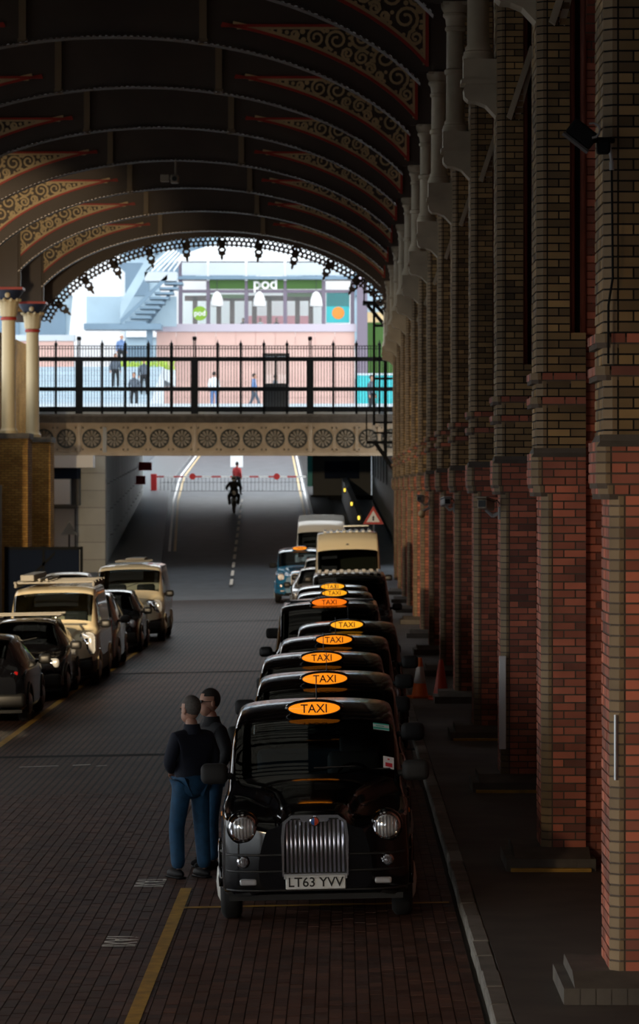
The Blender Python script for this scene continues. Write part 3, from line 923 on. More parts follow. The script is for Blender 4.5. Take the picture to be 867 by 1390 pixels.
# black railings on the bridge
fe = thing('railing', 'black iron railings with spiked posts along the bridge', 'railing', (0, BY + .1, 6.8))
def rail(z0, z1, d=.06): MB().box(-16, 2.3, -d / 2, d / 2, z0 - 6.8, z1 - 6.8).build('rail', 'black_iron', fe)
rail(6.88, 7.08, .1); rail(7.70, 7.86, .09); rail(8.88, 9.05, .1); rail(9.36, 9.39, .04); rail(9.47, 9.50, .04)
post_me = MB().rbox((0, 0, 1.5), (.34, .24, 3.0), .03, seg=1).lathe([(.13, 2.15), (.13, 2.95), (.16, 2.97), (.16, 3.03), (.05, 3.1), (.0, 3.18)], n=10).mesh('post', 'black_iron')
thin_me = MB().box(-.045, .045, -.05, .05, 0, 2.72).lathe([(.05, 2.70), (.075, 2.76), (.03, 2.82), (.0, 2.95)], n=8).mesh('baluster_post', 'black_iron')
sq = MB().box(-.14, .14, -.10, .10, 0, 2.2).box(-.055, -.015, -.05, .05, 2.2, 2.9).box(.015, .055, -.05, .05, 2.2, 2.9).rbox((0, 0, 2.98), (.17, .17, .16), .03, seg=1)
post_me = sq.mesh('post', 'black_iron')
for i, xp in enumerate(PIL[:-1]):
    link('post', post_me, fe, (xp, 0, 0))
    for j in range(1, 5):
        if xp + j * .914 < 2.3: link('baluster_post', thin_me, fe, (xp + j * .914, 0, 0))
pk = MB(); x = -16
while x < 2.3:
    pk.box(x - .011, x + .011, -.012, .012, .1, 2.66); x += .115
tag(pk.build('pickets', 'black_iron', fe), kind='stuff')
rg = MB(); x = -16
while x < 2.3:
    rg.cbox((x, 0, 2.63), (.03, .03, .1)); x += .115
tag(rg.build('ring_frieze', 'black_iron', fe), kind='stuff')

# glazed booth behind the railings
bo = thing('booth', 'narrow dark glazed booth standing behind the bridge railings', 'booth', (-2.63, 143.4, 6.95))
bx('base', -.5, .5, -.4, .5, 0, 1.08, 'dark_grey', bo)
for xx in (-.48, 0.0, .48):
    bx('frame_post', xx - .035, xx + .035, -.4, -.33, 1.08, 2.18, 'dark_grey', bo)
bx('frame_post', -.5, -.43, .43, .5, 1.08, 2.18, 'dark_grey', bo); bx('frame_post', .43, .5, .43, .5, 1.08, 2.18, 'dark_grey', bo)
for a, b in ((-.44, -.04), (.04, .44)): bx('pane', a, b, -.38, -.375, 1.08, 2.12, 'pane', bo)
bx('roof', -.54, .54, -.44, .54, 2.16, 2.28, 'dark_grey', bo)

# bracketed access platform at the right end
sc_ = thing('access_platform', 'black steel access platform with ladder posts by the right wall', 'platform', (0, 138.6, 0))
def beam(n, p, q, w=.09): 
    d = Vector(q) - Vector(p); M = Matrix.Translation(p) @ d.to_track_quat('Z', 'Y').to_matrix().to_4x4()
    return MB().box(-w / 2, w / 2, -w / 2, w / 2, 0, d.length, M).build(n, 'black_iron', sc_)
for dy in (0, .9):
    beam('upright', (1.68, dy, 5.0), (1.68, dy, 13.2), .13); beam('upright', (1.24, dy, 6.3), (1.24, dy, 12.2), .09)
    beam('brace', (1.88, dy, 9.9), (.98, dy, 10.95), .10); beam('brace', (1.9, dy, 10.3), (1.3, dy, 10.95), .10)
    for z in (11.9, 11.45): beam('handrail', (.82, dy, z), (1.9, dy, z), .05)
    beam('handrail', (.86, dy, 11.0), (.86, dy, 11.95), .05)
    for z in (10.15, 8.85, 8.1, 6.4, 6.0): beam('rung', (1.24, dy, z), (1.95, dy, z), .06)
    beam('handrail', (.95, dy, 5.7), (.95, dy, 7.0), .05)
    beam('brace', (2.2, dy, 4.3), (1.3, dy, 5.6), .14)
bx('deck', .80, 2.1, -.1, 1.0, 10.95, 11.08, 'black_iron', sc_); bx('deck', .95, 2.1, -.1, 1.0, 5.58, 5.68, 'black_iron', sc_)

# abutment under the bridge on the left
abt = tag(thing('wall_abutment', 'grey panelled abutment under the left end of the bridge', None, (0, 0, 0)), kind='structure')
bx('backing', -13.5, -9.32, 141.3, 142.0, -.4, 5.15, 'panel_joint', abt)
for i in range(8):
    for j, (a, b) in enumerate(((-13.4, -11.3), (-11.28, -9.3))):
        bx('panel', a, b, 141.26, 141.32, -.3 + i * .68, .36 + i * .68, 'panel_grey', abt)
sw = MB()
for i in range(14):
    y0 = 142 + i * 3.15; y1 = y0 + 3.1
    for j in range(5):
        xa = -9.3 - (y0 - 142) * .0227; xb = -9.3 - (y1 - 142) * .0227
        z0 = rz_(y0) + j * (6.3 - rz_(y0)) / 5; z1 = rz_(y0) + (j + 1) * (6.3 - rz_(y0)) / 5 - .03
        sw.add([(xa, y0, z0), (xb, y1, z0), (xb, y1, z1), (xa, y0, z1), (xa - .15, y0, z0), (xb - .15, y1, z0), (xb - .15, y1, z1), (xa - .15, y0, z1)], [(0, 1, 2, 3), (0, 3, 7, 4), (3, 2, 6, 7), (1, 5, 6, 2)])
sw.build('side_panels', 'panel_grey', abt)['kind'] = 'stuff'
bx('side_backing', -11.2, -10.45, 143.2, 186, -.3, 6.35, 'panel_joint', abt)
cbn = thing('wall_cabinet', 'white boxed cabinet with dark top fixed under the bridge left end', 'cabinet', (-10.9, 140.6, 3.2))
bx('body', -.72, .32, -.5, .6, 0, 1.02, 'panel_grey', cbn); bx('front_panel', -.70, .30, -.53, -.5, .03, 1.0, 'white_plain', cbn)
bx('dark_top', -.74, .64, -.5, .6, 1.02, 1.44, 'hoarding_navy', cbn); bx('side', .34, .64, -.4, .6, 0, 1.02, 'dark_grey', cbn)
bx('fascia', -.74, 1.2, -.55, .6, 1.46, 1.94, 'white_plain', cbn)
dr = thing('notice_panel', 'pale tall panel below the white cabinet', 'panel', (-11.0, 141.2, 0.9))
bx('board', -.42, .50, -.05, .0, 0, 2.15, 'white_plain', dr); bx('edge', .50, .54, -.07, .0, 0, 2.15, 'dark_grey', dr)
def triangle_sign(name, label, loc, size, m_face, m_edge, post):
    t = thing(name, label, 'road sign', loc)
    h = size * .87
    MB().prism([(-size / 2, 0), (size / 2, 0), (0, h)], 'y', 0, .03).build('plate', m_edge, t, loc=(0, 0, post))
    if m_face != m_edge:
        MB().prism([(-size * .32, h * .12), (size * .32, h * .12), (0, h * .75)], 'y', -.012, 0).build('face', m_face, t, loc=(0, 0, post))
        MB().box(-.03, .03, -.02, -.012, h * .2, h * .45).build('symbol', 'black_iron', t, loc=(0, 0, post))
    MB().cyl((0, .05, 0), (0, .05, post + h * .7), .035).build('post', 'dark_grey', t)
    return t
triangle_sign('warning_sign', 'grey back of a triangular road sign by the left abutment', (-10.60, 139.6, -.2), .62, 'panel_grey', 'panel_grey', 2.25)
triangle_sign('warning_sign', 'red bordered triangular warning sign beside the right piers', (1.22, 140.0, .4), .82, 'white_plain', 'red_plain', 2.05)

# right side of the ramp: parapet with bulkhead lamps, kiosk, slotted white wall
pp = MB()
pp.add([(.85, 146, 0.5), (-.02, 184, 3.0), (-.02, 184, 4.4), (.85, 146, 2.3), (1.1, 146, .5), (.25, 184, 3.0), (.25, 184, 4.4), (1.1, 146, 2.3)], [(0, 1, 2, 3), (3, 2, 6, 7), (0, 3, 7, 4)])
struct('wall_parapet', 'dark parapet wall beside the ramp with small lamps', pp, 'dark_grey')
for i, (x, y, z) in enumerate(((.70, 150, 2.62), (.43, 162, 3.15), (.13, 175, 3.76))):
    l = thing('bulkhead_lamp', ('lowest', 'middle', 'highest')[i] + ' of three small yellow lamps on the dark ramp parapet', 'lamp', (x, y, z))
    MB().rbox((0, 0, 0), (.09, .08, .16), .02).build('lens', 'lamp_yellow', l); MB().rbox((.03, .03, 0), (.16, .08, .30), .02).build('base', 'dark_grey', l)
kz = rz_(184)
kk = thing('kiosk', 'dark boxy kiosk on the right of the ramp', 'kiosk', (0, 184.5, kz))
bx('body', -1.5, 1.5, 0, 3, 0, 2.55, 'dark_grey', kk); bx('plinth', -1.6, 1.6, -.1, 3.1, -.2, .25, 'black_iron', kk)
bx('window', -.9, .9, -.03, .0, 1.1, 2.0, 'hoarding_navy', kk); bx('roof', -1.65, 1.65, -.15, 3.1, 2.45, 2.6, 'black_iron', kk)
bx('turquoise_board', -1.78, -1.52, -.2, 2.5, .7, 2.5, 'turquoise', kk)
ww = tag(thing('wall_slotted', 'white wall with dark slots beyond the ramp right side', None), kind='structure')
wm = MB(); wm.add([(2.4, 142, 0), (1.55, 186, 3.2), (1.55, 186, 6.3), (2.4, 142, 6.3)], [(0, 1, 2, 3)]); wm.build('wall_face', 'pale_stone', ww)
for i in range(6):
    y0 = 160 + i * 4.4; f = lambda y: 2.38 - (y - 142) * .0193
    m = MB(); m.add([(f(y0) - .02, y0, 4.0 + i * .1), (f(y0 + 1.6) - .02, y0 + 1.6, 4.0 + i * .1), (f(y0 + 1.6) - .02, y0 + 1.6, 5.9), (f(y0) - .02, y0, 5.9)], [(0, 1, 2, 3)]); m.build('slot', 'black_iron', ww)

# lifting road barrier
ba = thing('road_barrier', 'lowered road barrier with red discs and hanging skirt across the ramp', 'barrier', (0, 190, rz_(190)))
MB().rbox((-9.95, 0, .5), (.32, .35, 1.02), .03).build('post', 'red_plain', ba)
MB().box(-9.9, -1.9, -.04, .04, .82, .90).build('boom', 'red_plain', ba)
for i in range(8): MB().box(-9.4 + i, -8.9 + i, -.043, .043, .818, .902).build('white_band', 'white_plain', ba)
for xx in (-7.9, -3.45):
    MB().lathe([(.17, -.07), (.17, -.05)], c=(xx, 0, .87), axis='y', n=16).build('disc', 'red_plain', ba)
skt = MB(); x = -9.6
while x < -2.0:
    skt.cyl((x, 0, .10), (x, 0, .84), .012, 5); x += .2
skt.box(-9.6, -2.0, -.015, .015, .08, .11); skt.box(-9.6, -2.0, -.015, .015, .55, .57)
skt.build('skirt', 'dark_grey', ba)
bd = thing('sign_board', 'white and orange board standing on the lit ramp', 'sign', (-6.3, 215, rz_(215)))
MB().rbox((0, 0, .75), (.75, .06, 1.5), .02).build('board', 'white_plain', bd); MB().box(-.3, .3, -.045, -.03, .75, 1.35).build('orange_panel', 'orange', bd); MB().cyl((0, .3, 0), (0, .02, 1.2), .02).build('leg', 'dark_grey', bd)
for sx, zz in ((-10.35, 4.95), (-10.45, 4.25)):
    l = tag(MB().rbox((0, 0, 0), (.95, .12, .42), .02).build('wall_sign', 'red_plain'), ('upper' if zz > 4.5 else 'lower') + ' of two dark red boards on the left ramp wall', 'sign'); l.location = (sx + .35, 180 if zz > 4.5 else 176, zz)

# ---------------------------------------------------------------- plaza: steps, podium, cafe pavilion, stair, tower
stp = MB()
st = tag(thing('plaza_steps', 'broad pale steps rising behind the railings on the left', None), kind='structure')
for i in range(15):
    bx('step', -23, -9.25, 172 + i * .93, 186.5, 7.62 + i * .165, 7.62 + (i + 1) * .165, 'pale_stone', st)
    bx('nosing', -23, -9.25, 172 + i * .93 - .03, 172 + i * .93, 7.62 + (i + .55) * .165, 7.62 + (i + 1) * .165, 'pale_blue', st)
bx('landing', -23, -9.25, 186, 200, 9.5, 10.1, 'pale_stone', st)
hg = MB()
for q in range(420):
    a = rng.uniform(0, 6.28); p = Vector((rng.uniform(-1.6, 1.6), rng.uniform(-.25, .25), rng.uniform(.25, .75)))
    d = Vector((math.cos(a) * .09, math.sin(a) * .05, .03)); u = Vector((-math.sin(a) * .03, .02, .07))
    hg.add([tuple(p - d), tuple(p + u), tuple(p + d), tuple(p - u)], [(0, 1, 2, 3)])
hedge = thing('hedge', 'low yellow green hedge above the plaza steps', 'hedge', (-10.9, 199.2, 10.1))
hg.build('leaves', 'leaf', hedge)['kind'] = 'stuff'
bx('planter', -1.65, 1.65, -.28, .28, 0, .3, 'pale_stone', hedge)
po = tag(thing('podium', 'pink stone podium wall carrying the cafe pavilion', 'building', (0, 240, 0)), kind=None)
bx('core', -12.4, .85, .06, 14, 6.5, 13.95, 'pink_joint', po)
tl = {}
for r_ in range(7):
    for c in range(10):
        w = 1.3
        link('stone_panel', tl.setdefault('a', MB().box(.012, 1.313, 0, .07, .012, 1.09).mesh('stone_panel', 'pink_stone')), po, (-12.4 + c * 1.325, 0, 6.6 + r_ * 1.1))
pv = thing('cafe_pavilion', 'glazed cafe pavilion with green pod fascia on the pink podium', 'building', (0, 240.4, 14.82))
bx('parapet', -12.5, .95, -.52, -.04, -.52, 0, 'lavender_light', pv)
spl = thing('stone_pillar', 'grey purple pillar at the right corner of the cafe podium', 'pillar', (1.35, 240.2, 6.6))
bx('shaft', -.35, .35, -.6, .6, 0, 11.3, 'lavender_grey', spl); bx('base', -.42, .42, -.67, .67, 0, .5, 'lavender_light', spl); bx('cap', -.42, .42, -.67, .67, 11.2, 11.45, 'lavender_light', spl)
bx('bench_seat', -7.4, -3.6, 1.05, 1.5, -.82, -.42, 'cushion_pink', pv)
for i, xx in enumerate((-10.8, -8.95, -6.4, -3.8, -1.23, .70)):
    bx('mullion', xx - .13, xx + .13, -.1, .2, 0, 4.4, 'lavender_grey', pv)
    if i: bx('roof_post', xx - .1, xx + .1, -.25, -.12, 2.9, 4.9, 'steel_white', pv)
bx('floor_slab', -12.4, .85, 0, 12, -.87, -.82, 'pale_stone', pv)
bx('back_wall', -12.4, .85, 5.2, 5.4, -.82, 3.4, 'white_plain', pv)
for a, b in ((-8.85, -6.5), (-6.3, -3.9), (-3.7, -1.35)):
    bx('green_fascia', a, b, -.15, 0, 2.35, 2.95, 'sign_green', pv)
bx('green_strip', -8.85, -6.5, .1, .2, 1.75, 2.0, 'sign_green', pv); bx('green_strip', -3.7, -1.35, .1, .2, 1.85, 2.1, 'sign_green', pv)
bx('transom', -10.8, .7, -.05, .15, 2.1, 2.3, 'lavender_grey', pv)
bx('canopy', -11, .85, -.6, .2, 2.98, 3.18, 'steel_blue', pv)
bx('ceiling', -11, .85, .2, 1.9, 3.0, 3.1, 'door_brown', pv)
for a, b in ((-10.7, -9.05), (-8.85, -6.5), (-6.3, -3.9), (-3.7, -1.33), (-1.1, .57)):
    bx('balustrade_panel', a, b, -.35, -.30, 3.25, 4.1, 'pale_stone', pv)
    bx('pane', a, b, .06, .07, .05, 2.1, 'pane', pv)
for xx in (-9.9, -8.3, -7.4, -5.9, -4.9, -3.0, -2.1): bx('door_post', xx - .16, xx + .16, 1.6, 1.9, 0, 1.95, 'door_brown', pv)
bx('door_head', -10.6, -1.3, 1.6, 1.9, 1.65, 2.0, 'door_brown', pv)
MB().prism([(-11.2, 4.2), (-10.8, 4.6), (-6.0, 6.2), (-2, 6.2), (.9, 4.7), (.9, 4.2)], 'y', -.3, 2.0).build('roof', 'steel_white', pv)
lt = link('lettering', text_mesh('pod', 1.05, 'white_plain', 0.02, 0.025), pv, (-5.12, -.18, 2.68), FACE_CAM)
lt['label'] = 'white lettering pod on the green fascia'
dg_ = MB().lathe([(.48, 0), (.48, .06)], axis='y', n=24).build('disc_sign', 'disc_green', pv, loc=(-9.5, -.2, .72))
link('disc_lettering', text_mesh('pod', .5, 'white_plain', 0.02, 0.012), dg_, (0, -.03, 0), FACE_CAM)
bx('poster', -1.05, .5, .0, .05, .1, 2.2, 'turquoise', pv)
bx('poster_head', -1.05, .5, -.02, .0, 1.2, 2.3, 'pane', pv)
MB().lathe([(.0, 0), (.42, .02), (.34, -.0)], c=(-.25, -.03, .75), axis='y', n=16).build('poster_bowl', 'orange', pv)
bx('bench_back', -6.6, -2.0, 4, 4.3, .1, .75, 'cushion_pink', pv)
for i, xx in enumerate((-8.35, -5.52, -1.72)):
    l = thing('pendant_lamp', ('left', 'middle', 'right')[i] + ' of three white dome lamps hanging in the cafe front', 'lamp', (xx, 240.1, 16.0))
    MB().lathe([(.42, 0), (.43, .1), (.38, .5), (.25, .85), (.08, 1.0), (0, 1.02)], n=16).build('shade', 'white_plain', l, True)
    MB().cyl((0, 0, 1.0), (0, 0, 2.2), .02).build('cord', 'dark_grey', l)
# blue steel stair, white slatted canopy and stair tower
sr = thing('steel_stair', 'blue grey steel staircase left of the cafe pavilion', 'stair', (0, 236.6, 0))
def slanted(n, p, q, w, h, m):
    return MB().prism([(p[0], p[1]), (q[0], q[1]), (q[0], q[1] + h), (p[0], p[1] + h)], 'y', 0, w).build(n, m, sr)
o = slanted('stringer', (-14.6, 14.6), (-11.5, 17.6), .12, .35, 'steel_blue'); o = slanted('stringer', (-13.0, 14.4), (-10.9, 17.3), .12, .35, 'steel_blue'); o.location.y = 1.8
o = slanted('balustrade', (-14.6, 15.0), (-12.4, 18.7), .06, 1.1, 'pale_blue')
for i in range(9):
    t = i / 9; bx('tread', -14.3 + 2.9 * t, -12.9 + 2.7 * t, 0.1, 1.9, 14.7 + 2.9 * t, 14.85 + 2.9 * t, 'steel_blue', sr)
bx('platform', -17, -11.9, 0, 2.2, 14.3, 14.7, 'steel_blue', sr); bx('platform', -13, -10.9, 0, 2, 17.5, 18.1, 'pale_stone', sr)
bx('support', -12.9, -12.5, .5, .9, 6.6, 14.3, 'steel_blue', sr)
for i in range(6):
    slanted('slat', (-12.9 + i * .36, 18.1), (-11.2 + i * .16, 19.6 - i * .1), .5, .12, 'steel_white')
bx('back_panel', -17, -11, 2.4, 2.5, 14.6, 16.6, 'pale_blue', sr)
tw = thing('tower', 'plain white tapering tower left of the steel staircase', 'building', (-17.4, 250, 0))
MB().prism([(-2.4, 6), (1.95, 6), (1.95, 19.2), (1.0, 20.2), (-.6, 20.2), (-1.3, 17.5)], 'y', 0, 6).build('shaft', 'steel_white', tw)
bx('cap', -.9, 1.7, -.1, 6, 19.9, 20.5, 'white_plain', tw)
pw = thing('garden_wall', 'low pink wall left of the white tower', 'wall', (0, 238, 0))
bx('wall', -26, -17.8, 0, .5, 6.6, 13.6, 'pink_stone', pw); bx('coping', -26, -17.7, -.1, .6, 13.6, 14.0, 'pale_stone', pw)
bl = thing('office_block', 'pale blue office building behind the staircase and tower', 'building', (0, 285, 6))
bx('body', -30, 14, 0, 10, 0, 22, 'pale_blue', bl)
gm = MB().box(0, 2.6, -.35, 0, 0, 2.6).mesh('window', 'steel_blue'); gm2 = MB().box(0, 2.4, -.55, 0, 0, 2.2).mesh('cladding_panel', 'steel_white')
for i in range(11):
    for j in range(5):
        q = (i * 7 + j * 3) % 4
        link('window' if q else 'cladding_panel', gm if q else gm2, bl, (-29 + i * 3.7 + (j % 2) * .8, 0, 6.5 + j * 3.3))
rb_ = thing('corner_building', 'green and cream shop front right of the cafe podium', 'building', (0, 246, 6.6))
bx('body', 1.7, 6, 0, 8, 0, 8.6, 'sign_green', rb_); bx('fascia', 1.7, 6, -.1, 0, 8.6, 9.3, 'iron_cream', rb_); bx('upper', 1.7, 6, 0, 8, 9.3, 13.5, 'pale_blue', rb_)
tq = thing('site_hoarding', 'turquoise hoarding behind the railings at the right', 'hoarding', (0, 186, 7.6))
bx('panel', .75, 1.8, 0, .1, 0, 2.1, 'turquoise', tq); bx('panel', 1.83, 3.2, 0, .1, 0, 2.1, 'turquoise', tq); bx('rail', .7, 3.2, -.05, .15, 2.1, 2.2, 'pale_stone', tq)

# navy hoarding by the left pedestals
hd = thing('site_gate', 'dark navy boarded gate with diagonal brace behind the parked vans', 'gate', (-9.3, 112, gz(-9.3)))
for i in range(2): bx('leaf', -1.15 + i * 1.13, -.04 + i * 1.15, 0, .06, .15, 2.15, 'hoarding_navy', hd)
for xx in (-1.18, 0, 1.18): bx('post', xx - .04, xx + .04, -.04, .1, 0, 2.25, 'black_iron', hd)
bx('top_rail', -1.2, 1.2, -.05, .08, 2.15, 2.24, 'black_iron', hd)
MB().prism([(-.75, .9), (.35, 2.0), (.35, 2.1), (-.75, 1.0)], 'y', -.04, 0).build('brace', 'black_iron', hd)
gp = tag(MB().cyl((0, 0, 0), (0, 0, 4.2), .16, 12).build('grey_pipe', 'panel_grey'), 'thick pale grey pipe at the far left edge before the pedestal', 'pipe'); gp.location = (-10.95, 114.0, -.24)

# ------------------------------------------------------------------ vehicles
mat('paint_black', (0.003, 0.003, 0.004), 0.10, coat=0.0)
mat('paint_dark', (0.010, 0.011, 0.014), 0.13, coat=0.2)
mat('paint_white', (0.80, 0.78, 0.72), 0.25, coat=0.6)
mat('paint_cream', (0.80, 0.69, 0.47), 0.25, coat=0.6)
mat('paint_silver', (0.34, 0.33, 0.32), 0.22, metal=0.5, coat=0.8)
mat('paint_blue', (0.03, 0.22, 0.45), 0.15, coat=1.0)
mat('plastic', (0.012, 0.012, 0.012), 0.45)
mat('rubber', (0.01, 0.01, 0.01), 0.75)
mat('chrome', (0.75, 0.75, 0.78), 0.08, metal=1.0)
mat('chrome_soft', (0.72, 0.73, 0.85), 0.28, metal=0.9)
mat('rack_grey', (0.22, 0.21, 0.19), 0.6)
mat('alloy', (0.45, 0.45, 0.45), 0.3, metal=0.9)
mat('hub_white', (0.55, 0.54, 0.5), 0.35)
mat('lamp_glass', (0.75, 0.77, 0.8), 0.10, metal=0.55)
mat('lamp_bowl', (0.5, 0.5, 0.52), 0.15, metal=1.0)
mat('amber', (0.8, 0.25, 0.02), 0.3)
mat('tail_red', (0.35, 0.01, 0.01), 0.2)
mat('plate_white', (0.72, 0.73, 0.72), 0.4)
mat('plate_yellow', (0.75, 0.55, 0.05), 0.4)
mat('letter_black', (0.006, 0.006, 0.006), 0.5)
mat('seat_grey', (0.05, 0.055, 0.06), 0.8)
mat('seat_blue', (0.03, 0.055, 0.08), 0.8)
mat('sign_orange', (0.35, 0.12, 0.01), 0.35, emit=(1.0, 0.27, 0.008), estr=1.05)
mat('sign_amber', (0.35, 0.16, 0.01), 0.35, emit=(1.0, 0.40, 0.015), estr=1.1)
mat('sign_red', (0.35, 0.1, 0.01), 0.35, emit=(1.0, 0.19, 0.008), estr=1.05)
mat('badge_blue', (0.02, 0.10, 0.35), 0.2, coat=1.0)
mat('badge_red', (0.5, 0.06, 0.02), 0.2, coat=1.0)
mat('sticker_green', (0.05, 0.45, 0.36), 0.4)
mat('sticker_white', (0.65, 0.65, 0.68), 0.4)
mat('sticker_red', (0.5, 0.03, 0.05), 0.4)
glass_mat('car_glass', (0.42, 0.47, 0.47))
glass_mat('car_glass_dark', (0.10, 0.12, 0.12))

def pchip(xs, ys, x):
    n = len(xs)
    if x <= xs[0]: return ys[0]
    if x >= xs[-1]: return ys[-1]
    h = [xs[i + 1] - xs[i] for i in range(n - 1)]; d = [(ys[i + 1] - ys[i]) / h[i] for i in range(n - 1)]
    def slope(i):
        if i == 0: return d[0]
        if i == n - 1: return d[-1]
        if d[i - 1] * d[i] <= 0: return 0.0
        w1 = 2 * h[i] + h[i - 1]; w2 = h[i] + 2 * h[i - 1]
        return (w1 + w2) / (w1 / d[i - 1] + w2 / d[i])
    for i in range(n - 1):
        if x <= xs[i + 1]:
            t = (x - xs[i]) / h[i]; m0, m1 = slope(i) * h[i], slope(i + 1) * h[i]
            return (2 * t ** 3 - 3 * t ** 2 + 1) * ys[i] + (t ** 3 - 2 * t ** 2 + t) * m0 + (-2 * t ** 3 + 3 * t ** 2) * ys[i + 1] + (t ** 3 - t ** 2) * m1
def catmull(P, v):
    n = len(P) - 1; i = min(int(v), n - 1); t = v - i
    p1, p2 = P[i], P[i + 1]
    p0 = P[i - 1] if i > 0 else (2 * p1[0] - p2[0], 2 * p1[1] - p2[1])
    p3 = P[i + 2] if i + 2 <= n else (-P[n - 1][0], P[n - 1][1])
    return tuple(0.5 * (2 * b + (c - a) * t + (2 * a - 5 * b + 4 * c - d) * t * t + (3 * b - a - 3 * c + d) * t ** 3) for a, b, c, d in zip(p0, p1, p2, p3))
class Shell:
    """a vehicle skin: cross sections (y, zb, wl, zs, ws, wt, ze, zt, cr) from the front (y=0) to the tail"""
    def __init__(self, st):
        self.st = st; self.xs = [s[0] for s in st]; self.cache = {}
    def sec(self, y):
        if y in self.cache: return self.cache[y]
        zb, wl, zs, ws, wt, ze, zt, cr = [pchip(self.xs, [s[k] for s in self.st], y) for k in range(1, 9)]
        P = [(wl - .06, zb), (wl, zb + .09), (max(wl, ws), (zb + zs) * .5), (ws, zs - .09), (ws - .035, zs), ((ws - .05 + wt) / 2 + .012, (zs + ze) / 2), (wt, ze), (wt - .07, zt - .015), (wt * .5, zt + cr * .75), (0, zt + cr)]
        self.cache[y] = P
        return P
    def pt(self, y, v, s=1):
        x, z = catmull(self.sec(y), v); return (s * x, y, z)
def build_shell(root, st, windows, wheels, paint, glass='car_glass', trim_z=0.0, step=.06, wr=.37, tops=()):
    sh = Shell(st); y0, y1 = st[0][0], st[-1][0]
    ys = set(round(y0 + (y1 - y0) * i / int((y1 - y0) / step), 4) for i in range(int((y1 - y0) / step) + 1))
    for s in st[:5] + st[-4:]: ys.add(s[0])
    for w in windows: ys.add(w[1]); ys.add(w[2])
    for (wy, wz, r) in wheels:
        for q in range(-6, 7): ys.add(round(wy + r * q / 6, 4))
    ys = sorted(ys)
    vs = [i / 3 for i in range(28)]
    cols = [(v, -1) for v in vs] + [(v, 1) for v in reversed(vs[:-1])]
    grid = [[sh.pt(y, v, s) for v, s in cols] for y in ys]
    parts = {}
    for i in range(len(ys) - 1):
        yc = (ys[i] + ys[i + 1]) / 2
        for j in range(len(cols) - 1):
            vc = (cols[j][0] + cols[j + 1][0]) / 2; s = cols[j][1] if cols[j][0] < cols[j + 1][0] else cols[j + 1][1]
            if j >= 27: s = 1
            else: s = -1
            key = 'body'
            for (nme, a, b, v0, v1, mode) in windows:
                if a < yc < b and v0 < vc < v1:
                    key = (nme, s if mode == 'side' else 0, a)
            quad = (grid[i][j], grid[i][j + 1], grid[i + 1][j + 1], grid[i + 1][j])
            zc = sum(p[2] for p in quad) / 4
            if vc < 4 and any((yc - wy) ** 2 + (zc - wz) ** 2 < r * r for wy, wz, r in wheels): continue
            P = parts.setdefault(key, {'v': {}, 'f': [], 'm': []})
            idx = []
            for a, b in ((i, j), (i, j + 1), (i + 1, j + 1), (i + 1, j)):
                idx.append(P['v'].setdefault((a, b), len(P['v'])))
            P['f'].append(tuple(idx)); P['m'].append(1 if zc < trim_z else 0)
    for key, P in parts.items():
        mb = MB(); vv = sorted(P['v'].items(), key=lambda t: t[1])
        mb.v = [grid[a][b] for (a, b), _ in vv]; mb.f = P['f']; mb.m = P['m']
        if key == 'body':
            for row in (0, -1):      # close nose and tail
                o = len(mb.v); ring = grid[row]; mb.v += ring; f = tuple(range(o, o + len(ring)))
                mb.f.append(f if row == 0 else tuple(reversed(f))); mb.m.append(0)
            o = mb.build('body', [paint, 'plastic'], root, True, 50)
        else:
            mb.build(key[0], glass, root, True)
    # underside and wheel wells
    un = MB(); w_ = max(s[2] for s in st) - .09
    un.box(-w_, w_, y0 + .12, y1 - .1, st[3][1] - .02, st[3][1] + .03)
    for (wy, wz, r) in wheels:
        for s in (-1, 1):
            un.add([(s * (w_ - .26), wy, wz - .1)] + [(s * (w_ - .26), wy + (r + .01) * math.cos(-.25 + 3.64 * q / 14), wz + (r + .01) * math.sin(-.25 + 3.64 * q / 14)) for q in range(15)], [(0, q + 1, q + 2) for q in range(14)])
            un.lathe([(r + .015, -.26), (r + .015, 0)], c=(s * w_, wy, wz) if s > 0 else (s * w_ + .26, wy, wz), axis='x', n=18, a0=-.2, a1=math.pi + .2)
    un.build('underbody', 'rubber', root)
    for (wy, wz, r) in wheels:
        for s in (-1, 1):
            lip = MB(); pts = []
            for q in range(15):
                a = math.pi * q / 14; zz = wz + (r + .012) * math.sin(a); yy = wy + (r + .012) * math.cos(a)
                best = min(((abs(sh.pt(yy, v)[2] - zz), sh.pt(yy, v)[0]) for v in [k / 8 for k in range(0, 33)]))
                pts.append((s * (best[1] + .004), yy, zz))
            lip.tube(pts, .026, 6); lip.build('arch_lip', paint, root, True)
    return sh
def wheel_meshes(r, w, hub):
    t = MB().lathe([(r - .13, -w / 2 + .02), (r - .05, -w / 2), (r - .015, -w / 2 + .02), (r, -w / 4), (r, w / 4), (r - .015, w / 2 - .02), (r - .05, w / 2), (r - .13, w / 2 - .02)], axis='x', n=26).mesh('tyre', 'rubber', True, 40)
    h = MB().lathe([(r - .12, -.03), (r - .11, w / 2 - .03), (r - .13, w / 2 - .005), (r * .4, w / 2 + .03), (0, w / 2 + .045)], axis='x', n=22).mesh('hubcap', hub, True, 40)
    return t, h
WH = {}
def add_wheels(root, ys, xw, r, w, hub):
    if (r, w, hub) not in WH: WH[(r, w, hub)] = wheel_meshes(r, w, hub)
    t, h = WH[(r, w, hub)]
    for y in ys:
        for s in (-1, 1):
            o = link('wheel', t, root, (s * xw, y, r), (0, 0, 0 if s > 0 else math.pi)); link('hubcap', h, o)
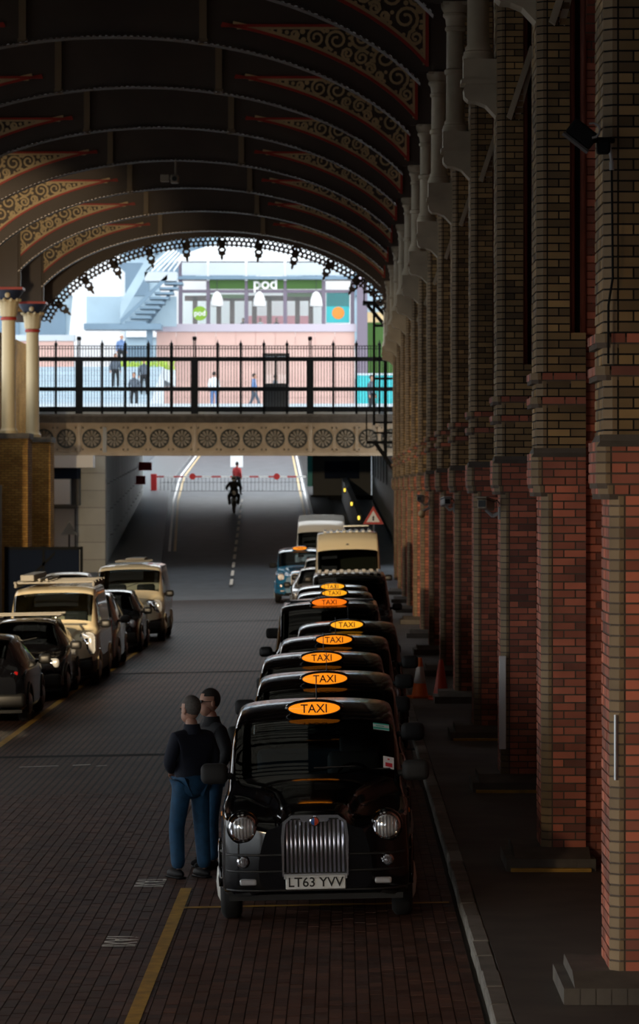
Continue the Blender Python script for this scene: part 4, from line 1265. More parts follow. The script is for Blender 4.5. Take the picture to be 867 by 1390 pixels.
def mirror_pair(root, x, y, z, m='plastic', sx=.22, sz=.17):
    for s in (-1, 1):
        mb = MB(); mb.rbox((s * (x + sx / 2 + .02), y, z), (sx, .15, sz), .055, Matrix.Identity(4), 3); mb.cyl((s * (x - .03), y + .03, z - .03), (s * (x + .08), y, z - .02), .03, 8)
        o = mb.build('wing_mirror', m, root, True)
        MB().lathe([(sz * .42, 0), (sz * .42, .004)], c=(s * (x + sx / 2 + .03), y + .075, z), axis='y', n=14).build('mirror_glass', 'chrome', o)
def round_lamp(root, x, y, z, r, name='headlight'):
    rim = MB().lathe([(r + .018, .03), (r + .02, -.01), (r + .006, -.026), (r - .004, -.02)], c=(0, 0, 0), axis='y', n=28).build(name, 'chrome', root, True, 50, loc=(x, y, z))
    MB().lathe([(r, -.012), (r * .8, -.034), (r * .4, -.048), (0, -.052)], axis='y', n=24).build('lens', 'lamp_glass', rim, True)
    ln = MB()
    for q in range(-3, 4):
        h = math.sqrt(max(r * r - (q * r / 3.6) ** 2, 0)) * .85
        ln.box(q * r / 3.6 - .004, q * r / 3.6 + .004, -.056 + abs(q) * .006, -.045 + abs(q) * .006, -h, h)
    ln.build('lens_ribs', 'lamp_bowl', rim)
    return rim

# ---- the black cab
CAB = [(0.00, .33, .50, .86, .46, .32, .90, .975, .015), (0.03, .29, .63, .90, .60, .32, .915, 1.0, .015), (0.10, .27, .75, .94, .73, .33, .94, 1.02, .02), (0.26, .25, .83, .975, .815, .36, .955, 1.055, .025),
       (0.80, .25, .86, 1.0, .85, .42, .985, 1.11, .03), (1.18, .25, .865, 1.03, .86, .60, 1.06, 1.16, .03), (1.30, .25, .865, 1.04, .86, .76, 1.12, 1.20, .03),
       (1.75, .25, .865, 1.065, .86, .77, 1.52, 1.63, .03), (1.92, .25, .865, 1.07, .86, .76, 1.60, 1.715, .03), (2.3, .25, .865, 1.075, .86, .755, 1.655, 1.775, .035), (2.9, .25, .865, 1.075, .86, .755, 1.68, 1.80, .035), (3.6, .25, .865, 1.07, .86, .75, 1.68, 1.795, .03),
       (4.0, .25, .86, 1.06, .855, .735, 1.62, 1.735, .03), (4.25, .26, .85, 1.03, .84, .69, 1.38, 1.49, .03), (4.42, .28, .83, .98, .82, .64, 1.05, 1.12, .02), (4.55, .31, .78, .90, .77, .52, .93, .97, .01), (4.60, .36, .70, .82, .70, .48, .84, .88, .01)]
sign_font = text_mesh('TAXI', .115, 'letter_black', .003, .001)
def taxi_sign(root, y, z, lens_m, sx=.27, sz=.07):
    s = MB().ell((0, 0.06, 0), (sx + .01, .16, sz + .012), 24, 12).build('roof_sign', 'paint_black', root, True, loc=(0, y, z))
    ln = MB(); n = 28
    rows = [(0.0, -.112), (.45, -.108), (.8, -.095), (.97, -.078), (1.0, -.06)]
    for k, (q, yy) in enumerate(rows):
        for i in range(n):
            a = 2 * math.pi * i / n; ln.v.append((sx * .90 * q * math.cos(a), yy, sz * .88 * q * math.sin(a)))
    for k in range(len(rows) - 1):
        for i in range(n):
            ln.f.append((k * n + i, k * n + (i + 1) % n, (k + 1) * n + (i + 1) % n, (k + 1) * n + i)); ln.m.append(0)
    ln.build('sign_lens', lens_m, s, True)
    rim = MB().tube([(sx * .93 * math.cos(2 * math.pi * i / n), -.058, sz * .93 * math.sin(2 * math.pi * i / n)) for i in range(n)], .008, 6, True); rim.build('sign_rim', 'plastic', s, True)
    link('lettering', sign_font, s, (0, -.116, -.002), FACE_CAM)
    return s
def make_cab(paint, lens_m, plate=None):
    root = thing('taxi_cab', '', 'taxi')
    wheels = [(.80, .33, .37), (3.68, .33, .37)]
    sh = build_shell(root, CAB, [('windscreen', 1.34, 1.86, 6.66, 9.01, 'top'), ('side_window', 1.98, 2.72, 4.34, 5.66, 'side'), ('side_window', 2.80, 3.62, 4.34, 5.66, 'side'), ('side_window', 3.70, 4.0, 4.34, 5.66, 'side'), ('rear_window', 4.06, 4.36, 6.66, 9.01, 'top')], wheels, paint, trim_z=.30)
    add_wheels(root, (.80, 3.68), .775, .335, .185, 'hub_white')
    # bumper with full-width lips
    b = MB()
    for z, e in ((.645, .004), (.50, .006), (.33, .006)):
        pts = []
        for i in range(25):
            t = -1 + i / 12; a = abs(t)
            x = t * .855; yy = min((y for y in [k * .01 for k in range(0, 60)] if sh.pt(y, 2)[0] >= a * .855), default=.5)
            pts.append((x, yy - e, z))
        b.tube(pts, .011, 6)
    b.build('bumper_strip', 'plastic', root, True)
    # grille
    g = MB(); w0, w1, zb_, zt_ = .285, .255, .47, .985
    yf = -.045
    out = [(-w0, zb_), (w0, zb_), (w0, .80), (w1 + .015, zt_ - .05), (w1 - .05, zt_), (-w1 + .05, zt_), (-w1 - .015, zt_ - .05), (-w0, .80)]
    g.ribbon([(x, z) for x, z in out], .028, yf - .015, .02, closed=True)
    gr = g.build('grille', 'chrome', root)
    MB().prism([(x * .95, zb_ + (z - zb_) * .97 + .01) for x, z in out], 'y', -.012, .02).build('grille_back', 'letter_black', gr)
    bar = MB().lathe([(.0105, zb_ + .02), (.0105, zt_ - .03)], n=10).mesh('grille_bar', 'chrome_soft', True)
    for i in range(14): link('grille_bar', bar, gr, (-.247 + i * .038, -.025, 0))
    MB().box(-.28, .28, yf - .02, .0, zb_ - .035, zb_ + .005).build('grille_base', 'alloy', gr)
    MB().prism([(w0 * .4 * -1, zt_ - .045), (w0 * .4, zt_ - .045), (w0 * .5, zt_ + .015), (-w0 * .5, zt_ + .015)], 'y', yf - .02, .02).build('grille_crown', 'chrome', gr)
    bd = MB().lathe([(.044, 0), (.044, -.015), (.036, -.02)], axis='y', n=20).build('badge', 'chrome', root, True, 40, loc=(0, yf - .02, .945))
    MB().lathe([(.034, -.021), (0, -.024)], axis='y', n=10, a0=math.pi / 2, a1=math.pi * 1.5).build('badge_half', 'badge_blue', bd); MB().lathe([(.034, -.021), (0, -.024)], axis='y', n=10, a0=-math.pi / 2, a1=math.pi / 2).build('badge_half', 'badge_red', bd)
    for s in (-1, 1):
        yy = .045
        MB().lathe([(.15, .12), (.147, .02), (.135, -.0), (.12, -.005)], axis='y', n=28).build('headlight_housing', paint, root, True, 50, loc=(s * .638, yy, .885))
        round_lamp(root, s * .638, yy - .01, .885, .108)
        f = round_lamp(root, s * .64, .028, .585, .038, 'indicator_lamp')
        MB().rbox((s * .60, .02, .405), (.15, .05, .055), .015).build('fog_lamp', 'lamp_glass', root)
    pl_ = MB().rbox((0, -.055, .405), (.53, .02, .125), .006, seg=1).build('number_plate', 'plate_white', root)
    if plate: link('plate_lettering', text_mesh(plate, .118, 'letter_black', .002, .0015), pl_, (0, -.068, .402), FACE_CAM); 
    mirror_pair(root, .79, 1.45, 1.265, 'rubber', .25, .19)
    for s in (-1, 1):                                   # wipers
        p = MB(); y_a = 1.37
        pts = [Vector(sh.pt(y_a + .03 * math.sin(q), 9, 1)) for q in (0,)]
        base = Vector((s * -.02 - .25, 1.335, 1.235)); tip = Vector((base.x + .42, 1.42, 1.31))
        if s > 0: base = Vector((.12, 1.335, 1.235)); tip = Vector((.52, 1.42, 1.285))
        p.cyl(base, tip, .008, 6); p.cyl(tip - Vector((.2, .02, .005)), tip + Vector((.18, .0, -.0)), .007, 5)
        p.build('wiper', 'plastic', root)
    sg = taxi_sign(root, 1.97, 1.825, lens_m)
    MB().cyl((.02, 2.2, 1.80), (.02, 2.26, 2.12), .005, 5).build('aerial', 'plastic', root)
    for s in (-1, 1):                                   # door handles, side indicator
        for yy in (2.55, 3.0): MB().rbox((s * .862, yy, .96), (.03, .16, .035), .01, seg=1).build('door_handle', 'plastic', root)
        MB().rbox((s * .85, 1.05, .93), (.03, .07, .05), .01, seg=1).build('side_repeater', 'amber', root)
        MB().rbox((s * .70, 4.5, .78), (.14, .12, .26), .03, seg=1).build('tail_lamp', 'tail_red', root)
    # cabin
    st_ = MB().rbox((.36, 2.45, .72), (.5, .5, .16), .05).rbox((.36, 2.72, 1.05), (.5, .14, .62), .06).rbox((.36, 2.74, 1.42), (.26, .10, .18), .04); st_.build('driver_seat', 'seat_grey', root, True, 50)
    MB().box(-.66, .66, 2.82, 2.85, .4, 1.16).build('partition', 'seat_blue', root); MB().rbox((0, 4.0, .85), (1.2, .18, .9), .06).build('rear_seat', 'seat_blue', root, True, 50)
    MB().rbox((0, 1.62, 1.03), (1.36, .5, .2), .06).build('dashboard', 'plastic', root, True, 50)
    MB().tube([(.36 + .18 * math.cos(a * math.pi / 9), 1.98 + .05 * math.sin(a * math.pi / 9), 1.12 + .17 * math.sin(a * math.pi / 9)) for a in range(18)], .014, 6, True).build('steering_wheel', 'plastic', root, True)
    MB().rbox((0.05, 1.86, 1.56), (.22, .03, .06), .015).build('rear_view_mirror', 'plastic', root)
    MB().rbox((.16, 1.70, 1.18), (.14, .05, .1), .01).build('meter_box', 'plastic', root)
    return root, sh

WB = Matrix.Identity(4)
cab1, cab_sh = make_cab('paint_black', 'sign_orange', 'LT63 YVV')
def screen_pt(x, y):
    """a point just in front of the cab windscreen"""
    v = 9 - 2.3 * abs(x) / .76
    return Vector(cab_sh.pt(y, v, 1 if x > 0 else -1))
def sticker(root, x, y, w, h, m, extra=None):
    c = screen_pt(x, y); up = (screen_pt(x, y + .06) - screen_pt(x, y - .06)).normalized(); rt = (screen_pt(x + .05, y) - screen_pt(x - .05, y)).normalized()
    n_ = rt.cross(up).normalized()
    if n_.y > 0: n_ = -n_
    M = Matrix((( rt.x, up.x, n_.x, c.x), (rt.y, up.y, n_.y, c.y), (rt.z, up.z, n_.z, c.z), (0, 0, 0, 1)))
    o = MB().box(-w / 2, w / 2, -h / 2, h / 2, .004, .007, M).build('windscreen_sticker', m, root)
    for (a, b, c_, d, mm) in extra or (): MB().box(a, b, c_, d, .007, .009, M).build('sticker_print', mm, o)
    return o
index_children()
lead = cab1
CABS = [(-.225, 31.92), (-.15, 37.15), (-.21, 42.0), (-.07, 47.1), (.11, 52.4), None, (-.30, 64.1), (-.11, 68.9), (-.16, 73.6)]
cab_labels = ['black taxi cab at the head of the rank with plate LT63 YVV', 'second black taxi cab in the rank, directly behind the leading cab', 'third black taxi cab from the front of the rank', 'fourth black taxi cab in the rank, between third and fifth',
              'fifth black taxi cab, set right, with the palest yellow roof sign', '', 'black taxi cab just behind the taller minivan taxi, sign nearly hidden', 'second last black cab before the ribbed roof van', 'last black cab, right in front of the ribbed roof van']
def place(o, x, y, rz=0.0, z=None, slope=0.0):
    o.location = (x, y, gz(x) if z is None else z)
    o.rotation_euler = (slope, -0.02 if z is None else 0.0, rz)
plates = []
for i, c in enumerate(CABS):
    if c is None: continue
    o = lead if i == 0 else copy_tree(lead)
    if i == 0:
        pass
    o['label'] = cab_labels[i]; o['group'] = 'cabs in the taxi rank'
    place(o, *c)
    if i > 0:
        ks_ = [q for q in COL.objects if q.parent == o]
        for q in ks_:
            if q.name.startswith('number_plate'):
                for w in [w for w in COL.objects if w.parent == q]: bpy.data.objects.remove(w)
            if q.name.startswith('roof_sign') and i in (4, 7, 8):
                for w in [w for w in COL.objects if w.parent == q]:
                    if w.name.startswith('sign_lens'):
                        w.data = w.data.copy(); w.data.materials[0] = MATS['sign_amber']
# two stickers only the leading cab carries
sticker(lead, .56, 1.77, .15, .095, 'sticker_white', [(-.075, .075, -.045, -.015, 'sticker_green'), (-.05, .03, 0, .012, 'sticker_green'), (-.075, .075, .03, .0475, 'sticker_green')])
sticker(lead, .64, 1.47, .10, .135, 'sticker_white', [(-.03, .035, -.05, -.005, 'sticker_red'), (-.01, .01, .03, .045, 'sticker_red')])
# blue cab
bc, _ = make_cab('paint_blue', 'sign_orange')
bc['label'] = 'blue taxi cab standing left of the white vans'; place(bc, -1.43, 122.8)

# ---- generic cars and vans
def make_vehicle(name, label, cat, st, paint, windows, wheels, wr, lamps, plate_z, mirror, glass='car_glass', hub='alloy', trim_z=.3, grille=None, rear=None, lampm='lamp_glass', bumper=True, mirror_m='plastic', group=None):
    root = thing(name, label, cat, group=group)
    sh = build_shell(root, st, windows, [(y, wr - .01, wr + .04) for y in wheels], paint, glass, trim_z)
    wx = max(s[2] for s in st) - .105
    add_wheels(root, wheels, wx, wr, .2, hub)
    for s in (-1, 1):
        x, y, z, w, h = lamps
        q = MB().rbox((0, 0, 0), (w, .14, h), min(w, h) * .3, Matrix.Rotation(-.35 * s, 4, 'Z')).build('headlight', lampm, root, True, 50, loc=(s * x, y, z))
        MB().lathe([(min(w, h) * .3, -.01), (min(w, h) * .34, -.03), (0, -.03)], axis='y', n=14).build('bulb', 'lamp_bowl', q, True, loc=(0, -.05, 0))
        MB().rbox((s * (x - .03), .05, plate_z - .02), (.16, .08, .07), .02).build('fog_lamp', 'lamp_glass', root)
    L = st[-1][0]
    if bumper:
        w_ = st[2][2]
        MB().rbox((0, .09, plate_z), (2 * w_, .22, .24), .06).build('front_bumper', 'plastic', root, True, 50)
        MB().rbox((0, L - .1, plate_z + .05), (2 * w_, .22, .24), .06).build('rear_bumper', 'plastic', root, True, 50)
    MB().rbox((0, -.025, plate_z), (.52, .02, .11), .005, seg=1).build('number_plate', 'plate_white', root)
    MB().rbox((0, L + .012, plate_z + .3), (.52, .02, .11), .005, seg=1).build('rear_plate', 'plate_yellow', root)
    if grille:
        gx, gz0, gz1, gy = grille
        g = MB().rbox((0, gy, (gz0 + gz1) / 2), (2 * gx, .06, gz1 - gz0), .02).build('grille', 'plastic', root)
        for q in range(3): MB().box(-gx * .93, gx * .93, gy - .04, gy - .028, gz0 + (gz1 - gz0) * (q + .7) / 4, gz0 + (gz1 - gz0) * (q + 1) / 4).build('grille_bar', 'chrome', g)
        MB().lathe([(.05, 0), (.05, -.05)], c=(0, gy, (gz0 + gz1) / 2), axis='y', n=16).build('badge', 'chrome', g)
    for s in (-1, 1): MB().rbox((s * (st[-2][4] - .06), L - .06, st[-2][3] - .12), (.14, .14, .3), .03, seg=1).build('tail_lamp', 'tail_red', root)
    mirror_pair(root, *mirror, m=mirror_m)
    a = windows[0]
    ym = (a[1] + a[2]) / 2
    MB().rbox((0, a[2] + .25, .95), (1.1, .4, .12), .04).build('dashboard', 'plastic', root)
    for s in (-1, 1): MB().rbox((s * .38, a[2] + .95, 1.0), (.48, .16, .9), .06).build('seat', 'seat_grey', root, True, 50)
    for s in (-1, 1): MB().cyl((s * .05 - .3, a[1] + .01, sh.pt(a[1], 9)[2] + .015), (s * .25, a[1] + .16, sh.pt(a[1] + .16, 8.5)[2] + .015), .008, 5).build('wiper', 'plastic', root)
    return root, sh
HATCH = [(0.0, .30, .50, .58, .48, .34, .62, .68, .01), (.05, .24, .66, .66, .64, .36, .68, .74, .01), (.2, .20, .80, .74, .78, .42, .76, .82, .015), (.8, .19, .86, .86, .86, .55, .89, .93, .02), (1.05, .19, .87, .90, .87, .68, .96, .99, .02),
         (1.65, .19, .88, .94, .88, .60, 1.30, 1.36, .02), (1.9, .19, .88, .94, .88, .585, 1.37, 1.43, .02), (2.6, .19, .88, .95, .88, .58, 1.40, 1.46, .02), (3.4, .20, .87, .96, .87, .57, 1.36, 1.42, .02), (3.85, .22, .85, .95, .85, .56, 1.18, 1.25, .02), (4.1, .26, .80, .88, .80, .52, .95, 1.0, .01), (4.18, .34, .70, .78, .70, .45, .80, .84, .01)]
HW = [('windscreen', 1.10, 1.78, 6.34, 9.01, 'top'), ('side_window', 1.80, 2.45, 4.34, 5.66, 'side'), ('side_window', 2.52, 3.25, 4.34, 5.66, 'side'), ('rear_window', 3.52, 4.0, 6.34, 9.01, 'top')]
MPV = [(y, zb, wl, zs * 1.06, ws, wt + .04, ze * 1.12, zt * 1.12, cr) for (y, zb, wl, zs, ws, wt, ze, zt, cr) in HATCH]
VAN = [(0.0, .32, .58, .80, .55, .40, .84, .90, .01), (.05, .26, .76, .90, .74, .44, .93, 1.0, .01), (.18, .24, .88, .99, .87, .52, 1.02, 1.09, .02), (.55, .23, .93, 1.10, .93, .66, 1.14, 1.20, .02), (.72, .23, .94, 1.15, .94, .80, 1.22, 1.27, .02),
       (1.25, .23, .95, 1.18, .95, .82, 1.68, 1.78, .03), (1.5, .23, .95, 1.18, .95, .82, 1.80, 1.90, .03), (2.0, .23, .95, 1.18, .95, .82, 1.85, 1.95, .03), (4.5, .23, .95, 1.18, .95, .82, 1.85, 1.95, .03), (4.8, .25, .94, 1.15, .94, .80, 1.78, 1.88, .02), (4.88, .30, .90, 1.1, .90, .74, 1.6, 1.7, .01)]
VW = [('windscreen', .78, 1.34, 6.34, 9.01, 'top'), ('side_window', 1.42, 2.15, 4.34, 5.66, 'side'), ('rear_window', 4.72, 4.87, 6.6, 9.01, 'top')]
def high(st, k0, top, stretch):
    """raise the roof behind the windscreen and lengthen the load bay"""
    out = []
    for i, (y, zb, wl, zs, ws, wt, ze, zt, cr) in enumerate(st):
        if i >= 5:
            f = top - 1.95
            if i == 5: f *= .25
            if i == 6: f *= .8
            ze += f; zt += f
        if y > 2.1: y += stretch
        out.append((y, zb, wl * 1.03, zs * 1.05, ws * 1.03, wt * 1.04, ze, zt, cr))
    return out

# the minivan taxi (sixth in the rank)
mv, _ = make_vehicle('minivan_taxi', 'tall black minivan taxi with red lit sign, sixth in the rank', 'taxi', VAN, 'paint_black', VW, (.85, 3.95), .335, (.68, .12, .84, .34, .22), .42, (.93, 1.2, 1.22), 'car_glass_dark', 'alloy', .3, (.34, .68, .86, .02), mirror_m='plastic')
place(mv, -.17, 58.0); taxi_sign(mv, 1.72, 2.0, 'sign_red', .32, .075)
MB().rbox((0, 3.4, 1.97), (1.5, .3, .03), .01).build('roof_vent', 'plastic', mv)
# black van with the ribbed roof
rv_, _ = make_vehicle('ribbed_van', 'black passenger van with a ribbed roof in front of the cream van', 'van', VAN, 'paint_dark', VW, (.85, 3.95), .335, (.68, .12, .84, .30, .22), .42, (.93, 1.2, 1.22), 'car_glass_dark', 'alloy', .3, (.34, .68, .86, .02))
place(rv_, .20, 78.9)
for q in range(9): MB().rbox((-.68 + q * .17, 3.1, 1.985), (.10, 2.9, .03), .01, seg=1).build('roof_rib', 'paint_silver', rv_)
# cream high-roof van
hv, _ = make_vehicle('panel_van', 'cream high roof panel van towering over the taxi rank', 'van', high(VAN, 5, 2.62, 1.0), 'paint_cream', VW[:2], (.95, 4.6), .35, (.72, .12, .92, .26, .34), .45, (1.0, 1.3, 1.35), 'car_glass_dark', 'alloy', .62, (.4, .7, .95, .02))
place(hv, .20, 99.4)
for q in range(8): MB().rbox((-.63 + q * .18, 3.6, 2.66), (.08, 3.8, .05), .012, seg=1).build('roof_rib', 'paint_white', hv)
MB().rbox((.25, 3.2, 2.80), (.75, .3, .05), .02).build('roof_vent', 'alloy', hv)
MB().lathe([(.05, 0), (.05, -.03)], c=(0, 1.42, 2.28), axis='y', n=10).build('camera_bulge', 'plastic', hv)
# white van behind
wv, _ = make_vehicle('panel_van', 'white high roof panel van farthest back on the ramp foot', 'van', high(VAN, 5, 2.45, .6), 'paint_white', VW[:2], (.95, 4.3), .35, (.72, .12, .92, .26, .34), .45, (1.0, 1.3, 1.35), 'car_glass_dark', 'alloy', .3, (.4, .7, .95, .02))
place(wv, -.78, 131.4, z=.08, slope=.06)
sc1, _ = make_vehicle('hatchback_car', 'silver hatchback partly hidden left of the cream van', 'car', HATCH, 'paint_silver', HW, (.82, 3.4), .31, (.62, .16, .70, .30, .17), .38, (.86, 1.4, .98), 'car_glass', 'alloy', .24, (.3, .56, .66, .03))
place(sc1, -.66, 107.8)
sc2, _ = make_vehicle('estate_car', 'white people carrier between the silver hatchback and blue taxi', 'car', MPV, 'paint_white', HW, (.82, 3.4), .31, (.62, .16, .74, .30, .17), .38, (.86, 1.4, 1.05), 'car_glass', 'alloy', .24, (.3, .6, .7, .03))
place(sc2, -.50, 114.2)
# left-hand row
l1, _ = make_vehicle('saloon_car', 'black car cut off at the left edge, nearest of the left row', 'car', [(4.18 - s[0],) + s[1:] for s in reversed(HATCH)], 'paint_black', [('windscreen', .18, .66, 6.34, 9.01, 'top'), ('side_window', .93, 1.66, 4.34, 5.66, 'side'), ('side_window', 1.73, 2.38, 4.34, 5.66, 'side'), ('rear_window', 2.4, 3.08, 6.34, 9.01, 'top')], (.78, 3.36), .31, (.66, .12, .80, .22, .2), .40, (.86, 2.6, .98), 'car_glass_dark', 'alloy', .24, None, lampm='tail_red')
place(l1, -6.22, 60.9)
l2, _ = make_vehicle('estate_car', 'dark estate car with roof bars in front of the white van', 'car', HATCH, 'paint_black', HW, (.82, 3.4), .31, (.62, .16, .70, .30, .18), .38, (.86, 1.4, .98), 'car_glass', 'alloy', .24, (.32, .56, .66, .03))
place(l2, -6.08, 67.6)
for s in (-1, 1): MB().rbox((s * .58, 2.6, 1.50), (.04, 1.6, .04), .01, seg=1).build('roof_rail', 'alloy', l2)
for yy in (2.1, 3.1): MB().rbox((0, yy, 1.55), (1.35, .07, .035), .01, seg=1).build('roof_bar', 'rack_grey', l2)
l3, _ = make_vehicle('panel_van', 'white panel van with a loaded roof rack, left row', 'van', VAN, 'paint_cream', VW, (.85, 3.95), .335, (.76, .13, .86, .34, .46), .42, (.93, 1.2, 1.22), 'car_glass', 'alloy', .55, (.4, .66, .84, .02))
place(l3, -5.86, 72.2)
for yy in (1.7, 2.6, 3.5, 4.3): MB().rbox((0, yy, 2.07), (1.7, .07, .05), .01, seg=1).build('rack_bar', 'rack_grey', l3)
for s in (-1, 1): MB().rbox((s * .80, 3.0, 2.03), (.05, 3.0, .12), .015, seg=1).build('rack_side', 'rack_grey', l3)
for s in (-.3, -.15): MB().cyl((s, 1.4, 2.13), (s, 4.5, 2.13), .03, 8).build('rack_pole', 'rack_grey', l3)
MB().rbox((-.55, 3.0, 2.17), (.28, 3.1, .13), .02).build('pipe_box', 'rack_grey', l3)
l4, _ = make_vehicle('hatchback_car', 'silver people carrier tucked behind the rack van', 'car', MPV, 'paint_silver', HW, (.82, 3.4), .31, (.62, .16, .74, .30, .17), .38, (.86, 1.4, 1.05), 'car_glass', 'alloy', .24, (.3, .6, .7, .03))
place(l4, -5.82, 79.0)
l5, _ = make_vehicle('hatchback_car', 'dark small car in front of the rear white van', 'car', HATCH, 'paint_dark', HW, (.82, 3.4), .31, (.60, .16, .70, .34, .2), .38, (.86, 1.4, .98), 'car_glass', 'alloy', .24, (.3, .56, .66, .03))
place(l5, -5.74, 86.8)
l6, _ = make_vehicle('panel_van', 'cream van with a roof light bar, rearmost of the left row', 'van', VAN, 'paint_cream', VW, (.85, 3.95), .335, (.70, .12, .92, .44, .34), .42, (.93, 1.2, 1.22), 'car_glass', 'alloy', .58, (.34, .62, .76, .02))
place(l6, -5.55, 93.0)
for yy in (2.2, 3.2): MB().rbox((0.05, yy, 2.06), (.95, .08, .05), .015, seg=1).build('roof_bar', 'rack_grey', l6)
MB().rbox((.12, 2.7, 2.12), (.5, 1.4, .05), .02).build('ladder_box', 'rack_grey', l6)
l7, _ = make_vehicle('hatchback_car', 'pale car behind and left of the rear cream van', 'car', MPV, 'paint_white', HW, (.82, 3.4), .31, (.62, .16, .74, .30, .17), .38, (.86, 1.4, 1.05), 'car_glass', 'alloy', .24, (.3, .6, .7, .03))
place(l7, -7.75, 99.5)

# ------------------------------------------------------------------ people
mat('skin', (0.42, 0.22, 0.15), 0.55)
mat('hair_grey', (0.09, 0.075, 0.065), 0.8, noise=0.3, nscale=60)
mat('hair_dark', (0.02, 0.016, 0.014), 0.7)
mat('hair_white', (0.75, 0.75, 0.75), 0.7)
mat('fleece_navy', (0.004, 0.006, 0.016), 0.85, noise=0.2, nscale=20)
mat('jacket_black', (0.004, 0.004, 0.006), 0.8)
mat('denim', (0.006, 0.05, 0.11), 0.8, noise=0.3, nscale=14)
mat('trouser_dark', (0.012, 0.014, 0.018), 0.8)
mat('leather', (0.006, 0.005, 0.005), 0.6, spec=0.2)
mat('shirt_white', (0.75, 0.78, 0.82), 0.8)
mat('jacket_blue', (0.12, 0.2, 0.38), 0.8)
mat('coat_grey', (0.08, 0.10, 0.13), 0.8)
mat('jacket_red', (0.6, 0.05, 0.05), 0.7)
def person(label, loc, rotz, h, top, legs, hair, pose='stand', detail=True, glasses=False, head_turn=0.0):
    """figure facing -Y locally; joints in metres for a 1.78 m man, scaled to h"""
    root = thing('person', label, 'person', loc, rotz)
    k = h / 1.78
    if pose == 'walk': fl_, fr_ = (-.10, -.28), (.10, .26)
    else: fl_, fr_ = (-.125, .03), (.125, -.05)
    J = {'hem': (0, 0, .855), 'pel': (0, 0, .95), 'wai': (0, .0, 1.08), 'che': (0, .02, 1.30), 'nec': (0, .02, 1.47), 'skl': (0, -.01, 1.58),
         'hl': (-.10, 0, .90), 'hr': (.10, 0, .90), 'kl': (fl_[0] - .005, fl_[1] * .55 - .03, .49), 'kr': (fr_[0] + .005, fr_[1] * .55 - .03, .49), 'al': (fl_[0], fl_[1] + .02, .08), 'ar': (fr_[0], fr_[1] + .02, .08),
         'sl': (-.185, .02, 1.365), 'sr': (.185, .02, 1.365)}
    if pose == 'hands_front':
        J.update(el=(-.265, .03, 1.13), wl=(-.14, -.19, 1.02), er=(.265, .03, 1.13), wr=(.10, -.20, 1.04))
    elif pose == 'pockets':
        J.update(el=(-.275, .06, 1.14), wl=(-.20, -.06, .93), er=(.275, .06, 1.14), wr=(.20, -.06, .93))
    elif pose == 'walk':
        J.update(el=(-.235, .10, 1.14), wl=(-.24, .0, .92), er=(.235, -.06, 1.13), wr=(.23, -.20, .96))
    else:
        J.update(el=(-.24, .04, 1.12), wl=(-.25, -.05, .88), er=(.24, .04, 1.12), wr=(.25, -.05, .88))
    if pose == 'sit':
        for n_ in J:
            J[n_] = (J[n_][0], J[n_][1], J[n_][2] - .44)
        J.update(kl=(-.12, -.42, .48), kr=(.12, -.42, .48), al=(-.12, -.40, .08), ar=(.12, -.40, .08), wl=(-.16, -.30, .62), wr=(.16, -.30, .62))
    hd_ = -.44 if pose == 'sit' else 0.0
    def chain(names, edges, rad, sub=2):
        vs = [tuple(c * k for c in J[n]) for n in names]; ix = {n: i for i, n in enumerate(names)}
        return skin_mesh(vs, [(ix[a], ix[b]) for a, b in edges], [tuple(q * k for q in r) if isinstance(r, tuple) else r * k for r in rad], 0, sub)
    sub = 2 if detail else 1
    # one continuous body
    bn = ['pel', 'wai', 'che', 'nec', 'skl', 'hl', 'kl', 'al', 'hr', 'kr', 'ar', 'sl', 'el', 'wl', 'sr', 'er', 'wr']
    be = [('pel', 'wai'), ('wai', 'che'), ('che', 'nec'), ('nec', 'skl'), ('pel', 'hl'), ('hl', 'kl'), ('kl', 'al'), ('pel', 'hr'), ('hr', 'kr'), ('kr', 'ar'), ('che', 'sl'), ('sl', 'el'), ('el', 'wl'), ('che', 'sr'), ('sr', 'er'), ('er', 'wr')]
    br_ = [(.12, .08), (.11, .07), (.11, .06), .062, .064, .08, .052, .036, .08, .052, .036, .045, .038, .028, .045, .038, .028]
    me = chain(bn, be, br_, sub)
    mb = MB(); v, f = mesh_data(me); mb.add(v, f)
    hz = (1.635 + hd_) * k; T = Matrix.Translation((0, -.02 * k, hz)) @ Matrix.Rotation(head_turn, 4, 'Z') @ Matrix.Scale(k * 1.07, 4)
    # head: skull, jaw, nose, ears, brow
    mb.ell((0, .012, .02), (.076, .096, .108), 18, 14, T); mb.ell((0, -.028, -.055), (.058, .065, .068), 14, 10, T)
    mb.add([(-.017, -.085, -.02), (.017, -.085, -.02), (0, -.118, -.022), (0, -.083, .035), (0, -.09, -.032)], [(0, 2, 3), (2, 1, 3), (0, 4, 2), (4, 1, 2)], T)
    for s in (-1, 1):
        mb.ell((s * .079, .012, -.005), (.012, .022, .034), 8, 6, T); mb.ell((s * .03, -.078, .022), (.016, .012, .008), 8, 6, T)
    mb.ell((0, -.084, -.055), (.024, .01, .009), 8, 6, T)
